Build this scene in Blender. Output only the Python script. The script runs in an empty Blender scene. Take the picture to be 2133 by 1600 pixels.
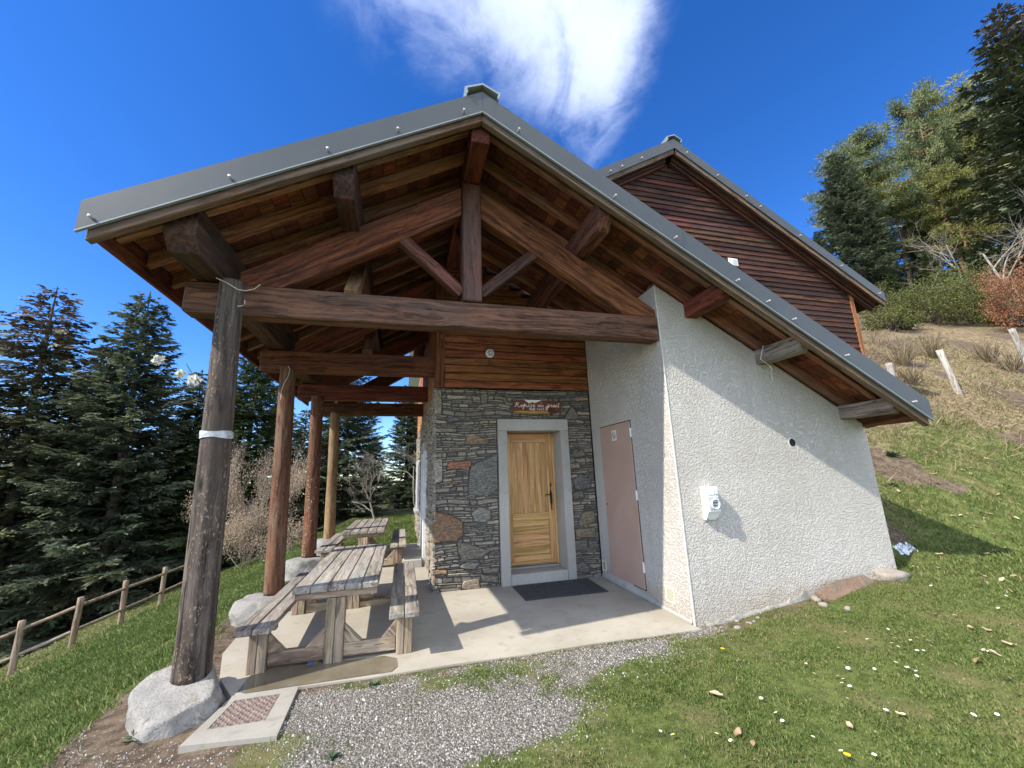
import bpy, bmesh, math, random
import numpy as np
from mathutils import Vector, Matrix, noise as mnoise

random.seed(7)
RNG = np.random.default_rng(11)
scene = bpy.context.scene
COL = scene.collection
R_ = math.radians

# ------------------------------------------------------------------ camera
IMG_W, IMG_H, FOC = 2133.0, 1600.0, 840.0
CAM = np.array([-3.111, -4.205, 1.65])
CR = np.array([[0.966529, -0.254483, -0.032563],     # camera right
               [0.026086, 0.223743, -0.974299],      # camera down
               [0.255228, 0.940839, 0.222893]])      # camera forward
_u, _s, _v = np.linalg.svd(CR); CR = _u @ _v
cam_data = bpy.data.cameras.new('camera'); cam = bpy.data.objects.new('camera', cam_data)
COL.objects.link(cam)
m = Matrix.Identity(4)
for i in range(3):
    m[i][0] = CR[0][i]; m[i][1] = -CR[1][i]; m[i][2] = -CR[2][i]; m[i][3] = CAM[i]
cam.matrix_world = m
cam_data.sensor_width = 36.0; cam_data.lens = FOC / IMG_W * 36.0
cam_data.clip_start = 0.05; cam_data.clip_end = 5000
scene.camera = cam

# ------------------------------------------------------------------ world and sun
SUN_DIR = Vector((1.04, 0.32, -1.0)).normalized()         # direction the light travels
TO_SUN = -SUN_DIR
SUN_EL = math.asin(TO_SUN.z)
SUN_ROT = math.atan2(TO_SUN.x, TO_SUN.y)
SKY_STRENGTH = 0.15
SUN_STRENGTH = 2.9
EXPOSURE = 1.32
scene.view_settings.view_transform = 'Standard'
scene.view_settings.look = 'None'
scene.view_settings.gamma = 1.0
scene.view_settings.exposure = EXPOSURE
scene.view_settings.use_curve_mapping = False
scene.cycles.use_denoising = True
scene.cycles.max_bounces = 8
scene.cycles.diffuse_bounces = 5
scene.cycles.transparent_max_bounces = 8

world = bpy.data.worlds.new('World'); scene.world = world; world.use_nodes = True


class NT:
    """tiny helper for node graphs"""
    def __init__(self, tree):
        self.t = tree; self.n = tree.nodes; self.l = tree.links
    def add(self, kind, **kw):
        nd = self.n.new(kind)
        for k, v in kw.items():
            setattr(nd, k, v)
        return nd
    def set(self, nd, sock, val):
        if hasattr(val, 'links') or isinstance(val, bpy.types.NodeSocket):
            self.l.new(val, nd.inputs[sock])
        else:
            nd.inputs[sock].default_value = val
    def math(self, op, a, b=None, c=None, clamp=False):
        nd = self.add('ShaderNodeMath', operation=op); nd.use_clamp = clamp
        self.set(nd, 0, a)
        if b is not None: self.set(nd, 1, b)
        if c is not None: self.set(nd, 2, c)
        return nd.outputs[0]
    def vmath(self, op, a, b=None):
        nd = self.add('ShaderNodeVectorMath', operation=op)
        self.set(nd, 0, a)
        if b is not None: self.set(nd, 1, b)
        return nd.outputs[0]
    def noise(self, vec, scale, detail=4, rough=0.55, dist=0.0, out='Fac'):
        nd = self.add('ShaderNodeTexNoise')
        if vec is not None: self.l.new(vec, nd.inputs['Vector'])
        self.set(nd, 'Scale', scale); self.set(nd, 'Detail', detail)
        self.set(nd, 'Roughness', rough); self.set(nd, 'Distortion', dist)
        return nd.outputs[out]
    def voronoi(self, vec, scale, feature='F1', out='Distance', rnd=1.0):
        nd = self.add('ShaderNodeTexVoronoi', feature=feature)
        if vec is not None: self.l.new(vec, nd.inputs['Vector'])
        self.set(nd, 'Scale', scale); self.set(nd, 'Randomness', rnd)
        return nd.outputs[out]
    def ramp(self, fac, stops, interp='LINEAR'):
        nd = self.add('ShaderNodeValToRGB'); nd.color_ramp.interpolation = interp
        els = nd.color_ramp.elements
        while len(els) < len(stops): els.new(0.5)
        for e, (p, c) in zip(els, stops):
            e.position = p
            e.color = (c, c, c, 1) if isinstance(c, (int, float)) else (c[0], c[1], c[2], 1)
        self.l.new(fac, nd.inputs[0])
        return nd.outputs[0]
    def mix(self, fac, a, b, blend='MIX'):
        nd = self.add('ShaderNodeMix', data_type='RGBA', blend_type=blend)
        nd.clamp_factor = True
        for i, v in ((0, fac), (6, a), (7, b)):
            if isinstance(v, bpy.types.NodeSocket): self.l.new(v, nd.inputs[i])
            elif i == 0: nd.inputs[0].default_value = v
            else: nd.inputs[i].default_value = (v[0], v[1], v[2], 1)
        return nd.outputs[2]
    def maprange(self, v, a, b, c=0.0, d=1.0, smooth=True):
        nd = self.add('ShaderNodeMapRange', interpolation_type='SMOOTHSTEP' if smooth else 'LINEAR')
        self.set(nd, 0, v); self.set(nd, 1, a); self.set(nd, 2, b); self.set(nd, 3, c); self.set(nd, 4, d)
        return nd.outputs[0]
    def scaled(self, vec, s):
        nd = self.add('ShaderNodeMapping'); self.l.new(vec, nd.inputs[0])
        nd.inputs['Scale'].default_value = s
        return nd.outputs[0]


def build_world():
    g = NT(world.node_tree)
    for n in list(g.n): g.n.remove(n)
    sky = g.add('ShaderNodeTexSky', sky_type='NISHITA')
    sky.sun_disc = False
    sky.sun_elevation = SUN_EL; sky.sun_rotation = SUN_ROT
    sky.altitude = 1500; sky.air_density = 1.0; sky.dust_density = 0.15; sky.ozone_density = 4.0
    # clouds on a flat layer high above: direction / height
    tc = g.add('ShaderNodeTexCoord')
    sep = g.add('ShaderNodeSeparateXYZ'); g.l.new(tc.outputs['Generated'], sep.inputs[0])
    zz = g.math('MAXIMUM', sep.outputs[2], 0.02)
    px = g.math('DIVIDE', sep.outputs[0], zz); py = g.math('DIVIDE', sep.outputs[1], zz)
    comb = g.add('ShaderNodeCombineXYZ'); g.l.new(px, comb.inputs[0]); g.l.new(py, comb.inputs[1])
    P = comb.outputs[0]
    # soft wispy body: wide to the near side, tapering to a tail at about (0.65, 0.95)
    warp = g.noise(g.scaled(P, (1, 1, 1)), 3.0, 5, 0.6, 0.4, 'Color')
    wv = g.vmath('MULTIPLY', g.vmath('SUBTRACT', warp, (0.5, 0.5, 0.5)), (0.22, 0.22, 0))
    Q = g.vmath('ADD', P, wv)
    s2 = g.add('ShaderNodeSeparateXYZ'); g.l.new(Q, s2.inputs[0])
    qx, qy = s2.outputs[0], s2.outputs[1]
    right = g.maprange(g.math('SUBTRACT', qx, g.math('MULTIPLY_ADD', qy, 0.30, 0.375)), 0.03, -0.12)
    # lower edge: py below a line that falls from the tail to the left
    tail = g.math('MULTIPLY_ADD', qx, 0.42, 0.80)
    low = g.maprange(g.math('SUBTRACT', qy, tail), 0.10, -0.30)
    left = g.maprange(qx, -0.36, 0.02)
    body = g.math('MULTIPLY', g.math('MULTIPLY', right, low), left)
    n1 = g.noise(g.scaled(P, (1.5, 0.8, 1)), 4.2, 8, 0.62, 0.8)
    n2 = g.noise(g.scaled(P, (1, 1, 1)), 13.0, 6, 0.6, 0.6)
    tex = g.math('MULTIPLY_ADD', n2, 0.40, g.math('MULTIPLY', n1, 0.95))
    dens = g.math('MULTIPLY', body, g.maprange(g.math('MULTIPLY_ADD', body, 0.40, tex), 0.56, 1.12), clamp=True)
    # bright broken cloud added behind the camera, unseen, to lift the shade
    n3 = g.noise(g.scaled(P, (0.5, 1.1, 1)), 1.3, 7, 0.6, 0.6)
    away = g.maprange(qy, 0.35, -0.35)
    fill_clouds = g.math('MULTIPLY', g.math('MULTIPLY', g.maprange(n3, 0.36, 0.62), 0.9), away)
    dens = g.math('MAXIMUM', g.math('MULTIPLY', g.math('POWER', dens, 0.9), 0.36), fill_clouds)
    hs = g.add('ShaderNodeHueSaturation'); g.l.new(sky.outputs[0], hs.inputs['Color'])
    hs.inputs['Saturation'].default_value = 1.28; hs.inputs['Hue'].default_value = 0.512; hs.inputs['Value'].default_value = 0.75
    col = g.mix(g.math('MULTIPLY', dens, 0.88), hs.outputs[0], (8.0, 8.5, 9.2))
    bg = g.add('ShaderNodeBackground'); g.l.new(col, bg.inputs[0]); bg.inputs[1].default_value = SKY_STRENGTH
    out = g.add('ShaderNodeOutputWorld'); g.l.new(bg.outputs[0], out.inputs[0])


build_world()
sun_data = bpy.data.lights.new('sun', 'SUN'); sun_data.energy = SUN_STRENGTH; sun_data.angle = R_(0.53)
sun_data.color = (1.0, 0.945, 0.86)
sun = bpy.data.objects.new('sun', sun_data); COL.objects.link(sun)
sun.rotation_euler = TO_SUN.to_track_quat('Z', 'Y').to_euler()
sun.location = (-20, -6, 20)


# ------------------------------------------------------------------ pixels to places
def ray(u, v):
    return CR.T @ np.array([u - IMG_W / 2, v - IMG_H / 2, FOC])
def onx(u, v, x):
    d = ray(u, v); return CAM + d * (x - CAM[0]) / d[0]
def ony(u, v, y):
    d = ray(u, v); return CAM + d * (y - CAM[1]) / d[1]
def onz(u, v, z):
    d = ray(u, v); return CAM + d * (z - CAM[2]) / d[2]
def at_depth(u, v, dep):
    return CAM + ray(u, v) / FOC * dep
def project(P):
    q = (np.asarray(P) - CAM) @ CR.T
    z = np.where(np.abs(q[..., 2]) < 1e-6, 1e-6, q[..., 2])
    return q[..., 0] / z * FOC + IMG_W / 2, q[..., 1] / z * FOC + IMG_H / 2, q[..., 2]


# ------------------------------------------------------------------ noise and terrain
_perm = np.random.default_rng(3).random((256, 256))
def vnoise(x, y):
    x = np.asarray(x, float); y = np.asarray(y, float)
    xi = np.floor(x).astype(int); yi = np.floor(y).astype(int)
    fx = x - xi; fy = y - yi
    fx = fx * fx * (3 - 2 * fx); fy = fy * fy * (3 - 2 * fy)
    a = _perm[xi % 256, yi % 256]; b = _perm[(xi + 1) % 256, yi % 256]
    c = _perm[xi % 256, (yi + 1) % 256]; d = _perm[(xi + 1) % 256, (yi + 1) % 256]
    return (a * (1 - fx) + b * fx) * (1 - fy) + (c * (1 - fx) + d * fx) * fy
def fbm(x, y, s=1.0, o=4):
    t = 0; a = 0.5; n = 0
    for i in range(o):
        t = t + a * vnoise(x * s + 17.3 * i, y * s - 9.1 * i); n += a; a *= 0.5; s *= 2.03
    return t / n
def sstep(a, b, x):
    t = np.clip((np.asarray(x, float) - a) / (b - a), 0, 1); return t * t * (3 - 2 * t)
def srelu(x, k=0.4):
    return 0.5 * (x + np.sqrt(x * x + k * k)) - 0.5 * k * np.exp(-np.abs(x) * 2)
def slab_z(y):
    return 0.028 * np.clip(y, 0, 2.3)
def gz(x, y):
    x = np.asarray(x, float); y = np.asarray(y, float)
    z = -0.35 * srelu(-(x + 5.25), 0.5) - 0.35 * srelu(-(x + 12.6), 1.0) + 0.66 * np.maximum(-(x + 60), 0)
    z = z + 0.09 * np.minimum(srelu(x, 0.3), 60)
    bk = y - (0.15 - 0.1 * (x - 3.15))
    mk = sstep(2.5, 3.5, x)
    z = z + mk * (0.8 * srelu(bk, 0.5) - 0.28 * srelu(bk - 5.5, 1.0))
    z = z - 0.02 * srelu(-(y + 1.0), 0.5)
    z = z - 0.018
    amp = 0.02 + 0.05 * sstep(3.0, 5.0, x) + 0.05 * sstep(6, 9, -x) + 0.5 * sstep(14, 40, np.abs(x)) + 0.3 * sstep(12, 40, y)
    z = z + amp * (fbm(x, y, 0.9, 4) - 0.5) * 2
    # trodden ground flush with the front of the terrace, then a level pad under it
    fl = sstep(-4.6, -4.2, x) * (1 - sstep(0.0, 0.9, x)) * sstep(-1.5, -0.5, y) * (1 - sstep(0.1, 0.3, y))
    z = z * (1 - 0.9 * fl) + (-0.008) * 0.9 * fl
    pad = sstep(-5.1, -4.75, x) * (1 - sstep(-0.02, 0.15, x)) * sstep(-0.06, 0.06, y) * (1 - sstep(6.9, 7.2, y))
    z = z * (1 - pad) + (-0.05) * pad
    return z
def hit(u, v, tmax=120.0):
    d = ray(u, v); d = d / np.linalg.norm(d)
    t = 0.5
    while t < tmax:
        p = CAM + d * t
        if p[2] < gz(p[0], p[1]):
            lo, hi = t - 0.05 - t * 0.01, t
            for _ in range(20):
                mid = (lo + hi) / 2; p = CAM + d * mid
                if p[2] < gz(p[0], p[1]): hi = mid
                else: lo = mid
            return CAM + d * hi
        t += 0.05 + t * 0.01
    return CAM + d * tmax

# what grows or lies where (shared by the ground material and the scatter)
def m_gravel(x, y):
    n = fbm(x, y, 1.7, 4) - 0.5
    a = sstep(-4.3, -3.6, x + 0.6 * n) * (1 - sstep(-2.0, -0.5, x + 2.2 * n - 2.4 * (y + 0.75)))
    b = 1 - sstep(-0.22, -0.03, y + 0.35 * n)
    c = sstep(-2.6, -1.4, y - 0.5 * n + 0.25 * (x + 2.5))
    return a * b * c * np.clip(0.62 + 1.5 * (fbm(x + 2, y + 8, 2.6, 3) - 0.42), 0.25, 1)
def m_dirt(x, y):
    n = fbm(x + 5, y - 3, 2.3, 4) - 0.5
    a = (1 - sstep(-0.55, -0.1, np.abs(y + 0.1 + 0.4 * n) - 0.45)) * sstep(-4.4, -3.9, x) * (1 - sstep(3.2, 4.2, x)) * 0.9
    b = sstep(-5.7, -5.0, x + 0.8 * n) * (1 - sstep(-4.3, -3.6, x + 0.5 * n)) * (1 - sstep(2.4, 4.5, y + n))
    patches = sstep(0.52, 0.62, fbm(x + 31, y + 12, 0.9, 4)) * sstep(2.5, 4.0, x) * 1.0 * sstep(-0.5, 0.6, y)
    return np.clip(a * 0.75 + b + patches, 0, 1)
def m_dry(x, y):
    n = fbm(x - 8, y + 4, 0.7, 4) - 0.5
    bank = sstep(2.9, 3.6, x) * sstep(-0.4, 0.8, y - (0.15 - 0.1 * (x - 3.15)) + 1.6 * n)
    top = sstep(1.0, 3.0, y - (0.15 - 0.1 * (x - 3.15)) + 2.0 * n) * sstep(2.9, 3.6, x)
    edge = 0.55 * sstep(8.6, 10.6, -x + 2.0 * n) 
    return np.clip(0.30 * bank + 0.62 * top + edge, 0, 1)


# ------------------------------------------------------------------ materials
def new_mat(name):
    mt = bpy.data.materials.new(name); mt.use_nodes = True
    g = NT(mt.node_tree)
    for n in list(g.n): g.n.remove(n)
    bs = g.add('ShaderNodeBsdfPrincipled'); out = g.add('ShaderNodeOutputMaterial')
    g.l.new(bs.outputs[0], out.inputs[0])
    return mt, g, bs
def bump(g, bs, h, strength=0.5, dist=0.01, prev=None):
    b = g.add('ShaderNodeBump'); b.inputs['Strength'].default_value = strength; b.inputs['Distance'].default_value = dist
    g.l.new(h, b.inputs['Height'])
    if prev is not None: g.l.new(prev, b.inputs['Normal'])
    g.l.new(b.outputs[0], bs.inputs['Normal'])
    return b.outputs[0]
def coords(g):
    return g.add('ShaderNodeTexCoord').outputs['Object']
def orand(g):
    return g.add('ShaderNodeObjectInfo').outputs['Random']
def attr(g, name, out='Fac'):
    a = g.add('ShaderNodeAttribute'); a.attribute_name = name; return a.outputs[out]

def wood(name, light, dark, weather=(0.20, 0.18, 0.16), wamt=0.2, rough=0.75, scale=1.0, vary=0.35, knots=True, crack=0.5):
    """timber with the grain along the object's own X"""
    mt, g, bs = new_mat(name)
    co = coords(g); rd = orand(g)
    off = g.add('ShaderNodeCombineXYZ')
    g.l.new(g.math('MULTIPLY', rd, 37.0), off.inputs[0]); g.l.new(g.math('MULTIPLY', rd, 11.0), off.inputs[1])
    g.l.new(g.math('MULTIPLY', rd, 23.0), off.inputs[2])
    P = g.vmath('ADD', co, off.outputs[0])
    wob = g.noise(g.scaled(P, (0.8, 2, 2)), 1.6 * scale, 3, 0.5, 0, 'Color')
    P2 = g.vmath('ADD', P, g.vmath('MULTIPLY', g.vmath('SUBTRACT', wob, (0.5, 0.5, 0.5)), (0, 0.16, 0.16)))
    if knots:
        kn = g.voronoi(g.scaled(P, (1.4, 4.0, 4.0)), 1.0 * scale)
        kk = g.maprange(kn, 0.02, 0.24, 1.0, 0.0)
        P2 = g.vmath('ADD', P2, g.vmath('MULTIPLY', (0, 0.12, 0.12), g.add('ShaderNodeCombineXYZ').outputs[0])) if False else P2
    grain = g.noise(g.scaled(P2, (0.7, 26, 26)), 1.0 * scale, 5, 0.62)
    fine = g.noise(g.scaled(P2, (3.0, 120, 120)), 1.0 * scale, 3, 0.6)
    big = g.noise(g.scaled(P, (0.6, 2.0, 2.0)), 1.3, 4, 0.6)
    f = g.math('MULTIPLY_ADD', fine, 0.35, g.math('MULTIPLY', grain, 0.75))
    col = g.mix(g.maprange(f, 0.38, 0.70), tuple(c * 0.75 for c in dark), tuple(c * 1.12 for c in light))
    blot = g.noise(g.scaled(P, (1.1, 5, 5)), 1.0, 5, 0.65, 0.4)
    col = g.mix(g.math('MULTIPLY', g.maprange(blot, 0.52, 0.70), 0.65 * (1 if crack else 0)), col, tuple(c * 0.45 for c in dark))
    if knots:
        col = g.mix(g.math('MULTIPLY', kk, 0.8), col, tuple(c * 0.35 for c in dark))
    col = g.mix(g.math('MULTIPLY', g.maprange(big, 0.42, 0.72), wamt * 1.6), col, weather)
    hv = g.add('ShaderNodeHueSaturation'); g.l.new(col, hv.inputs['Color'])
    g.l.new(g.math('MULTIPLY_ADD', rd, 2 * vary, 1.0 - vary), hv.inputs['Value'])
    g.l.new(g.math('MULTIPLY_ADD', g.math('FRACT', g.math('MULTIPLY', rd, 7.31)), 0.03, 0.485), hv.inputs['Hue'])
    ck = g.noise(g.scaled(P2, (0.9, 34, 34)), 1.0 * scale, 2, 0.5)
    crk = g.maprange(ck, 0.63, 0.68)
    col2 = g.mix(g.math('MULTIPLY', crk, crack), hv.outputs[0], tuple(c * 0.2 for c in dark))
    g.l.new(col2, bs.inputs['Base Color'])
    bs.inputs['Roughness'].default_value = rough
    bs.inputs['Specular IOR Level'].default_value = 0.25
    h = g.math('SUBTRACT', f, g.math('MULTIPLY', crk, 0.8))
    bump(g, bs, h, 0.8, 0.009)
    return mt

M = {}
M['beam'] = wood('stained_beam_timber', (0.190, 0.058, 0.026), (0.040, 0.012, 0.007), (0.075, 0.045, 0.034), 0.28)
M['beam_black'] = wood('blackened_beam_timber', (0.120, 0.062, 0.040), (0.028, 0.014, 0.010), (0.055, 0.045, 0.040), 0.5)
M['beam_grey'] = wood('weathered_beam_timber', (0.160, 0.068, 0.043), (0.036, 0.015, 0.010), (0.085, 0.062, 0.052), 0.4)
M['rafter'] = wood('rafter_timber', (0.300, 0.140, 0.070), (0.110, 0.044, 0.021), (0.26, 0.20, 0.155), 0.3)
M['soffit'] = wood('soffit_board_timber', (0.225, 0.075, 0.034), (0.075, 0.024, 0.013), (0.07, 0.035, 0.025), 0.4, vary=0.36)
M['clad'] = wood('gable_board_timber', (0.335, 0.128, 0.040), (0.125, 0.038, 0.013), (0.16, 0.06, 0.025), 0.3, vary=0.22, rough=0.6)
M['clad_dark'] = wood('weathered_board_timber', (0.100, 0.038, 0.020), (0.022, 0.008, 0.006), (0.050, 0.030, 0.023), 0.6, vary=0.5)
M['clad_orange'] = wood('orange_board_timber', (0.46, 0.19, 0.07), (0.22, 0.08, 0.03), (0.25, 0.12, 0.06), 0.2, vary=0.25)
M['barge'] = wood('barge_rafter_timber', (0.190, 0.115, 0.072), (0.060, 0.035, 0.022), (0.16, 0.135, 0.11), 0.5)
M['end_grey'] = wood('silvered_timber', (0.300, 0.240, 0.195), (0.100, 0.066, 0.048), (0.30, 0.28, 0.26), 0.5)
M['table'] = wood('silvered_table_timber', (0.370, 0.325, 0.262), (0.170, 0.143, 0.112), (0.29, 0.275, 0.25), 0.5, rough=0.85, vary=0.18)
M['table_leg'] = wood('table_leg_timber', (0.390, 0.300, 0.205), (0.190, 0.130, 0.082), (0.30, 0.26, 0.21), 0.4, rough=0.85, vary=0.18)
M['pine'] = wood('varnished_pine', (0.640, 0.400, 0.165), (0.430, 0.220, 0.072), (0.54, 0.31, 0.11), 0.2, rough=0.42, scale=0.55, vary=0.10, crack=0.0, knots=False)
M['fence'] = wood('fence_timber', (0.340, 0.250, 0.165), (0.150, 0.105, 0.070), (0.27, 0.24, 0.20), 0.5, vary=0.2)
M['stake'] = wood('bleached_stake_timber', (0.48, 0.43, 0.37), (0.25, 0.21, 0.18), (0.42, 0.40, 0.38), 0.5, vary=0.15)
M['sign_wood'] = wood('sign_timber', (0.230, 0.075, 0.018), (0.100, 0.028, 0.009), (0.12, 0.04, 0.015), 0.3, rough=0.4, vary=0.0, crack=0.0)
M['sign_edge'] = wood('sign_edge_timber', (0.46, 0.24, 0.06), (0.30, 0.14, 0.035), (0.4, 0.2, 0.06), 0.2, rough=0.4, vary=0.0, crack=0.0)

def log_mat(name, a, b, c, fleck, famt):
    """peeled log, grain along the object's own Z"""
    mt, g, bs = new_mat(name)
    co = coords(g)
    wv = g.noise(g.scaled(co, (3, 3, 1.2)), 1.0, 4, 0.6, 0, 'Color')
    P = g.vmath('ADD', co, g.vmath('MULTIPLY', g.vmath('SUBTRACT', wv, (0.5, 0.5, 0.5)), (0.10, 0.10, 0.0)))
    grain = g.noise(g.scaled(P, (26, 26, 0.9)), 1.0, 5, 0.62)
    patch = g.noise(g.scaled(co, (5, 5, 1.2)), 1.0, 5, 0.6)
    col = g.mix(g.maprange(grain, 0.3, 0.7), b, a)
    col = g.mix(g.math('MULTIPLY', g.maprange(patch, 0.48, 0.58), 0.85), col, c)
    dk = g.noise(g.scaled(co, (12, 12, 2.5)), 1.0, 5, 0.65, 0.3)
    col = g.mix(g.math('MULTIPLY', g.maprange(dk, 0.55, 0.68), 0.7), col, tuple(x * 0.5 for x in b))
    fl = g.noise(g.scaled(co, (52, 52, 26)), 1.0, 4, 0.65, 0.5)
    fp = g.noise(g.scaled(co, (4, 4, 1.6)), 1.3, 3, 0.5)
    fm = g.math('MULTIPLY', g.maprange(fl, 0.56, 0.61), g.maprange(fp, 0.42, 0.58))
    col = g.mix(g.math('MULTIPLY', fm, famt), col, fleck)
    kn = g.maprange(g.voronoi(g.scaled(co, (4, 4, 1.5)), 1.0), 0.03, 0.15, 1.0, 0.0)
    col = g.mix(g.math('MULTIPLY', kn, 0.9), col, tuple(x * 0.3 for x in b))
    ck = g.maprange(g.noise(g.scaled(P, (22, 22, 0.5)), 1.0, 2, 0.5), 0.66, 0.71)
    col = g.mix(g.math('MULTIPLY', ck, 0.8), col, tuple(x * 0.2 for x in b))
    g.l.new(col, bs.inputs['Base Color']); bs.inputs['Roughness'].default_value = 0.85
    bs.inputs['Specular IOR Level'].default_value = 0.2
    h = g.math('ADD', g.math('MULTIPLY', grain, 0.6), g.math('SUBTRACT', g.math('MULTIPLY', fm, 0.5), g.math('MULTIPLY', ck, 1.0)))
    bump(g, bs, h, 0.7, 0.012)
    return mt
M['log1'] = log_mat('grey_log', (0.150, 0.122, 0.100), (0.034, 0.026, 0.021), (0.070, 0.052, 0.042), (0.36, 0.25, 0.17), 0.75)
M['log2'] = log_mat('reddish_log', (0.195, 0.092, 0.050), (0.078, 0.034, 0.020), (0.175, 0.110, 0.070), (0.38, 0.22, 0.13), 0.4)
M['log3'] = log_mat('flecked_red_log', (0.185, 0.074, 0.038), (0.070, 0.028, 0.017), (0.150, 0.075, 0.045), (0.60, 0.45, 0.33), 0.8)
M['log4'] = log_mat('tan_log', (0.330, 0.205, 0.100), (0.150, 0.086, 0.040), (0.270, 0.180, 0.105), (0.40, 0.28, 0.18), 0.3)

def simple(name, col, rough=0.5, metal=0.0, spec=0.4, nscale=None, namt=0.15, bmp=0.0, bscale=40, bdist=0.003):
    mt, g, bs = new_mat(name)
    co = coords(g)
    if nscale:
        n = g.noise(co, nscale, 5, 0.6)
        c = g.mix(g.maprange(n, 0.3, 0.7), tuple(x * (1 - namt) for x in col), tuple(min(1, x * (1 + namt)) for x in col))
        g.l.new(c, bs.inputs['Base Color'])
    else:
        bs.inputs['Base Color'].default_value = (*col, 1)
    bs.inputs['Roughness'].default_value = rough; bs.inputs['Metallic'].default_value = metal
    bs.inputs['Specular IOR Level'].default_value = spec
    if bmp:
        bump(g, bs, g.noise(co, bscale, 4, 0.6), bmp, bdist)
    return mt
M['metal'] = simple('grey_coated_metal', (0.052, 0.060, 0.063), 0.46, 0.0, 0.5, 3.0, 0.06, 0.08, 6, 0.01)
M['metal_light'] = simple('pale_coated_metal', (0.25, 0.285, 0.29), 0.4, 0.0, 0.5, 4.0, 0.08)
M['bolt'] = simple('zinc_bolt', (0.62, 0.62, 0.60), 0.35, 0.6, 0.5)
M['white_plastic'] = simple('white_plastic', (0.80, 0.80, 0.77), 0.35)
M['grey_plastic'] = simple('grey_plastic', (0.46, 0.48, 0.48), 0.4)
M['dark_plastic'] = simple('dark_plastic', (0.05, 0.05, 0.05), 0.5)
M['cream'] = simple('cream_plastic', (0.74, 0.70, 0.52), 0.5)
M['black_iron'] = simple('black_wrought_iron', (0.012, 0.009, 0.009), 0.45)
M['hole'] = simple('painted_hole_shade', (0.010, 0.010, 0.010), 0.9)  # near-black that paints in the shade of holes, gaps and recesses
M['mat'] = simple('black_rubber', (0.055, 0.056, 0.056), 0.7, nscale=20, namt=0.3)
M['wire'] = simple('pale_wire', (0.55, 0.52, 0.46), 0.5)
M['tape'] = simple('silvery_tape', (0.42, 0.44, 0.44), 0.22, 0.0, 0.6, 30, 0.25, 0.5, 30, 0.004)
M['petal'] = simple('white_petal', (0.84, 0.84, 0.80), 0.7)
M['tissue'] = simple('white_tissue', (0.84, 0.83, 0.76), 0.8, nscale=20, namt=0.08)
M['yolk'] = simple('yellow_flower', (0.78, 0.50, 0.02), 0.7)
M['letter'] = simple('white_lettering', (0.82, 0.78, 0.72), 0.6)
M['black_print'] = simple('black_print', (0.02, 0.02, 0.025), 0.6)
M['polythene'] = simple('white_polythene', (0.72, 0.75, 0.80), 0.3, nscale=8, namt=0.1)
M['white_paint'] = simple('white_paint', (0.72, 0.72, 0.70), 0.5, nscale=6, namt=0.08)

def mat_pink():
    mt, g, bs = new_mat('dusty_pink_paint')
    co = coords(g)
    n = g.noise(co, 2.2, 5, 0.6); n2 = g.noise(g.scaled(co, (30, 30, 1.5)), 1.0, 4, 0.6)
    c = g.mix(g.maprange(n, 0.3, 0.7), (0.430, 0.285, 0.220), (0.490, 0.325, 0.255))
    c = g.mix(g.math('MULTIPLY', g.maprange(n2, 0.6, 0.8), 0.25), c, (0.5, 0.36, 0.30))
    g.l.new(c, bs.inputs['Base Color']); bs.inputs['Roughness'].default_value = 0.5
    bump(g, bs, n, 0.1, 0.004)
    return mt
M['pink'] = mat_pink()

def mat_plaster():
    mt, g, bs = new_mat('roughcast_plaster')
    co = coords(g)
    big = g.noise(co, 0.9, 5, 0.6); mid = g.noise(co, 5.0, 5, 0.6)
    w = g.noise(co, 30.0, 2, 0.5, 0, 'Color')
    P = g.vmath('ADD', co, g.vmath('MULTIPLY', g.vmath('SUBTRACT', w, (0.5, 0.5, 0.5)), (0.03, 0.03, 0.03)))
    cell = g.voronoi(P, 52.0, 'SMOOTH_F1')
    worm = g.noise(co, 68.0, 5, 0.65, 0.0)
    col = g.mix(g.maprange(big, 0.3, 0.7), (0.555, 0.512, 0.448), (0.640, 0.598, 0.535))
    col = g.mix(g.math('MULTIPLY', g.maprange(mid, 0.5, 0.8), 0.35), col, (0.49, 0.45, 0.39))
    # ochre damp staining low down where splash reaches the wall
    sp = g.add('ShaderNodeSeparateXYZ'); g.l.new(co, sp.inputs[0])
    st = g.math('MULTIPLY', g.maprange(g.math('MULTIPLY_ADD', mid, 0.9, sp.outputs[2]), 0.95, 0.25), g.maprange(big, 0.38, 0.6))
    col = g.mix(g.math('MULTIPLY', st, 0.75), col, (0.47, 0.36, 0.21))
    stk = g.noise(g.scaled(co, (7, 7, 0.5)), 1.0, 5, 0.6)
    col = g.mix(g.math('MULTIPLY', g.maprange(stk, 0.55, 0.72), 0.30), col, (0.43, 0.40, 0.355))
    base = g.maprange(g.math('MULTIPLY_ADD', mid, 0.5, sp.outputs[2]), 0.62, 0.22)
    col = g.mix(g.math('MULTIPLY', base, 0.45), col, (0.40, 0.345, 0.27))
    pit = g.maprange(g.math('MULTIPLY_ADD', worm, 0.6, g.math('MULTIPLY', cell, 0.5)), 0.30, 0.62)
    g.l.new(col, bs.inputs['Base Color']); bs.inputs['Roughness'].default_value = 0.92
    bs.inputs['Specular IOR Level'].default_value = 0.15
    n1 = bump(g, bs, pit, 0.75, 0.020)
    return mt
M['plaster'] = mat_plaster()
M['plaster_trim'] = simple('plaster_corner_bead', (0.62, 0.585, 0.53), 0.8, nscale=10, namt=0.1)

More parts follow.
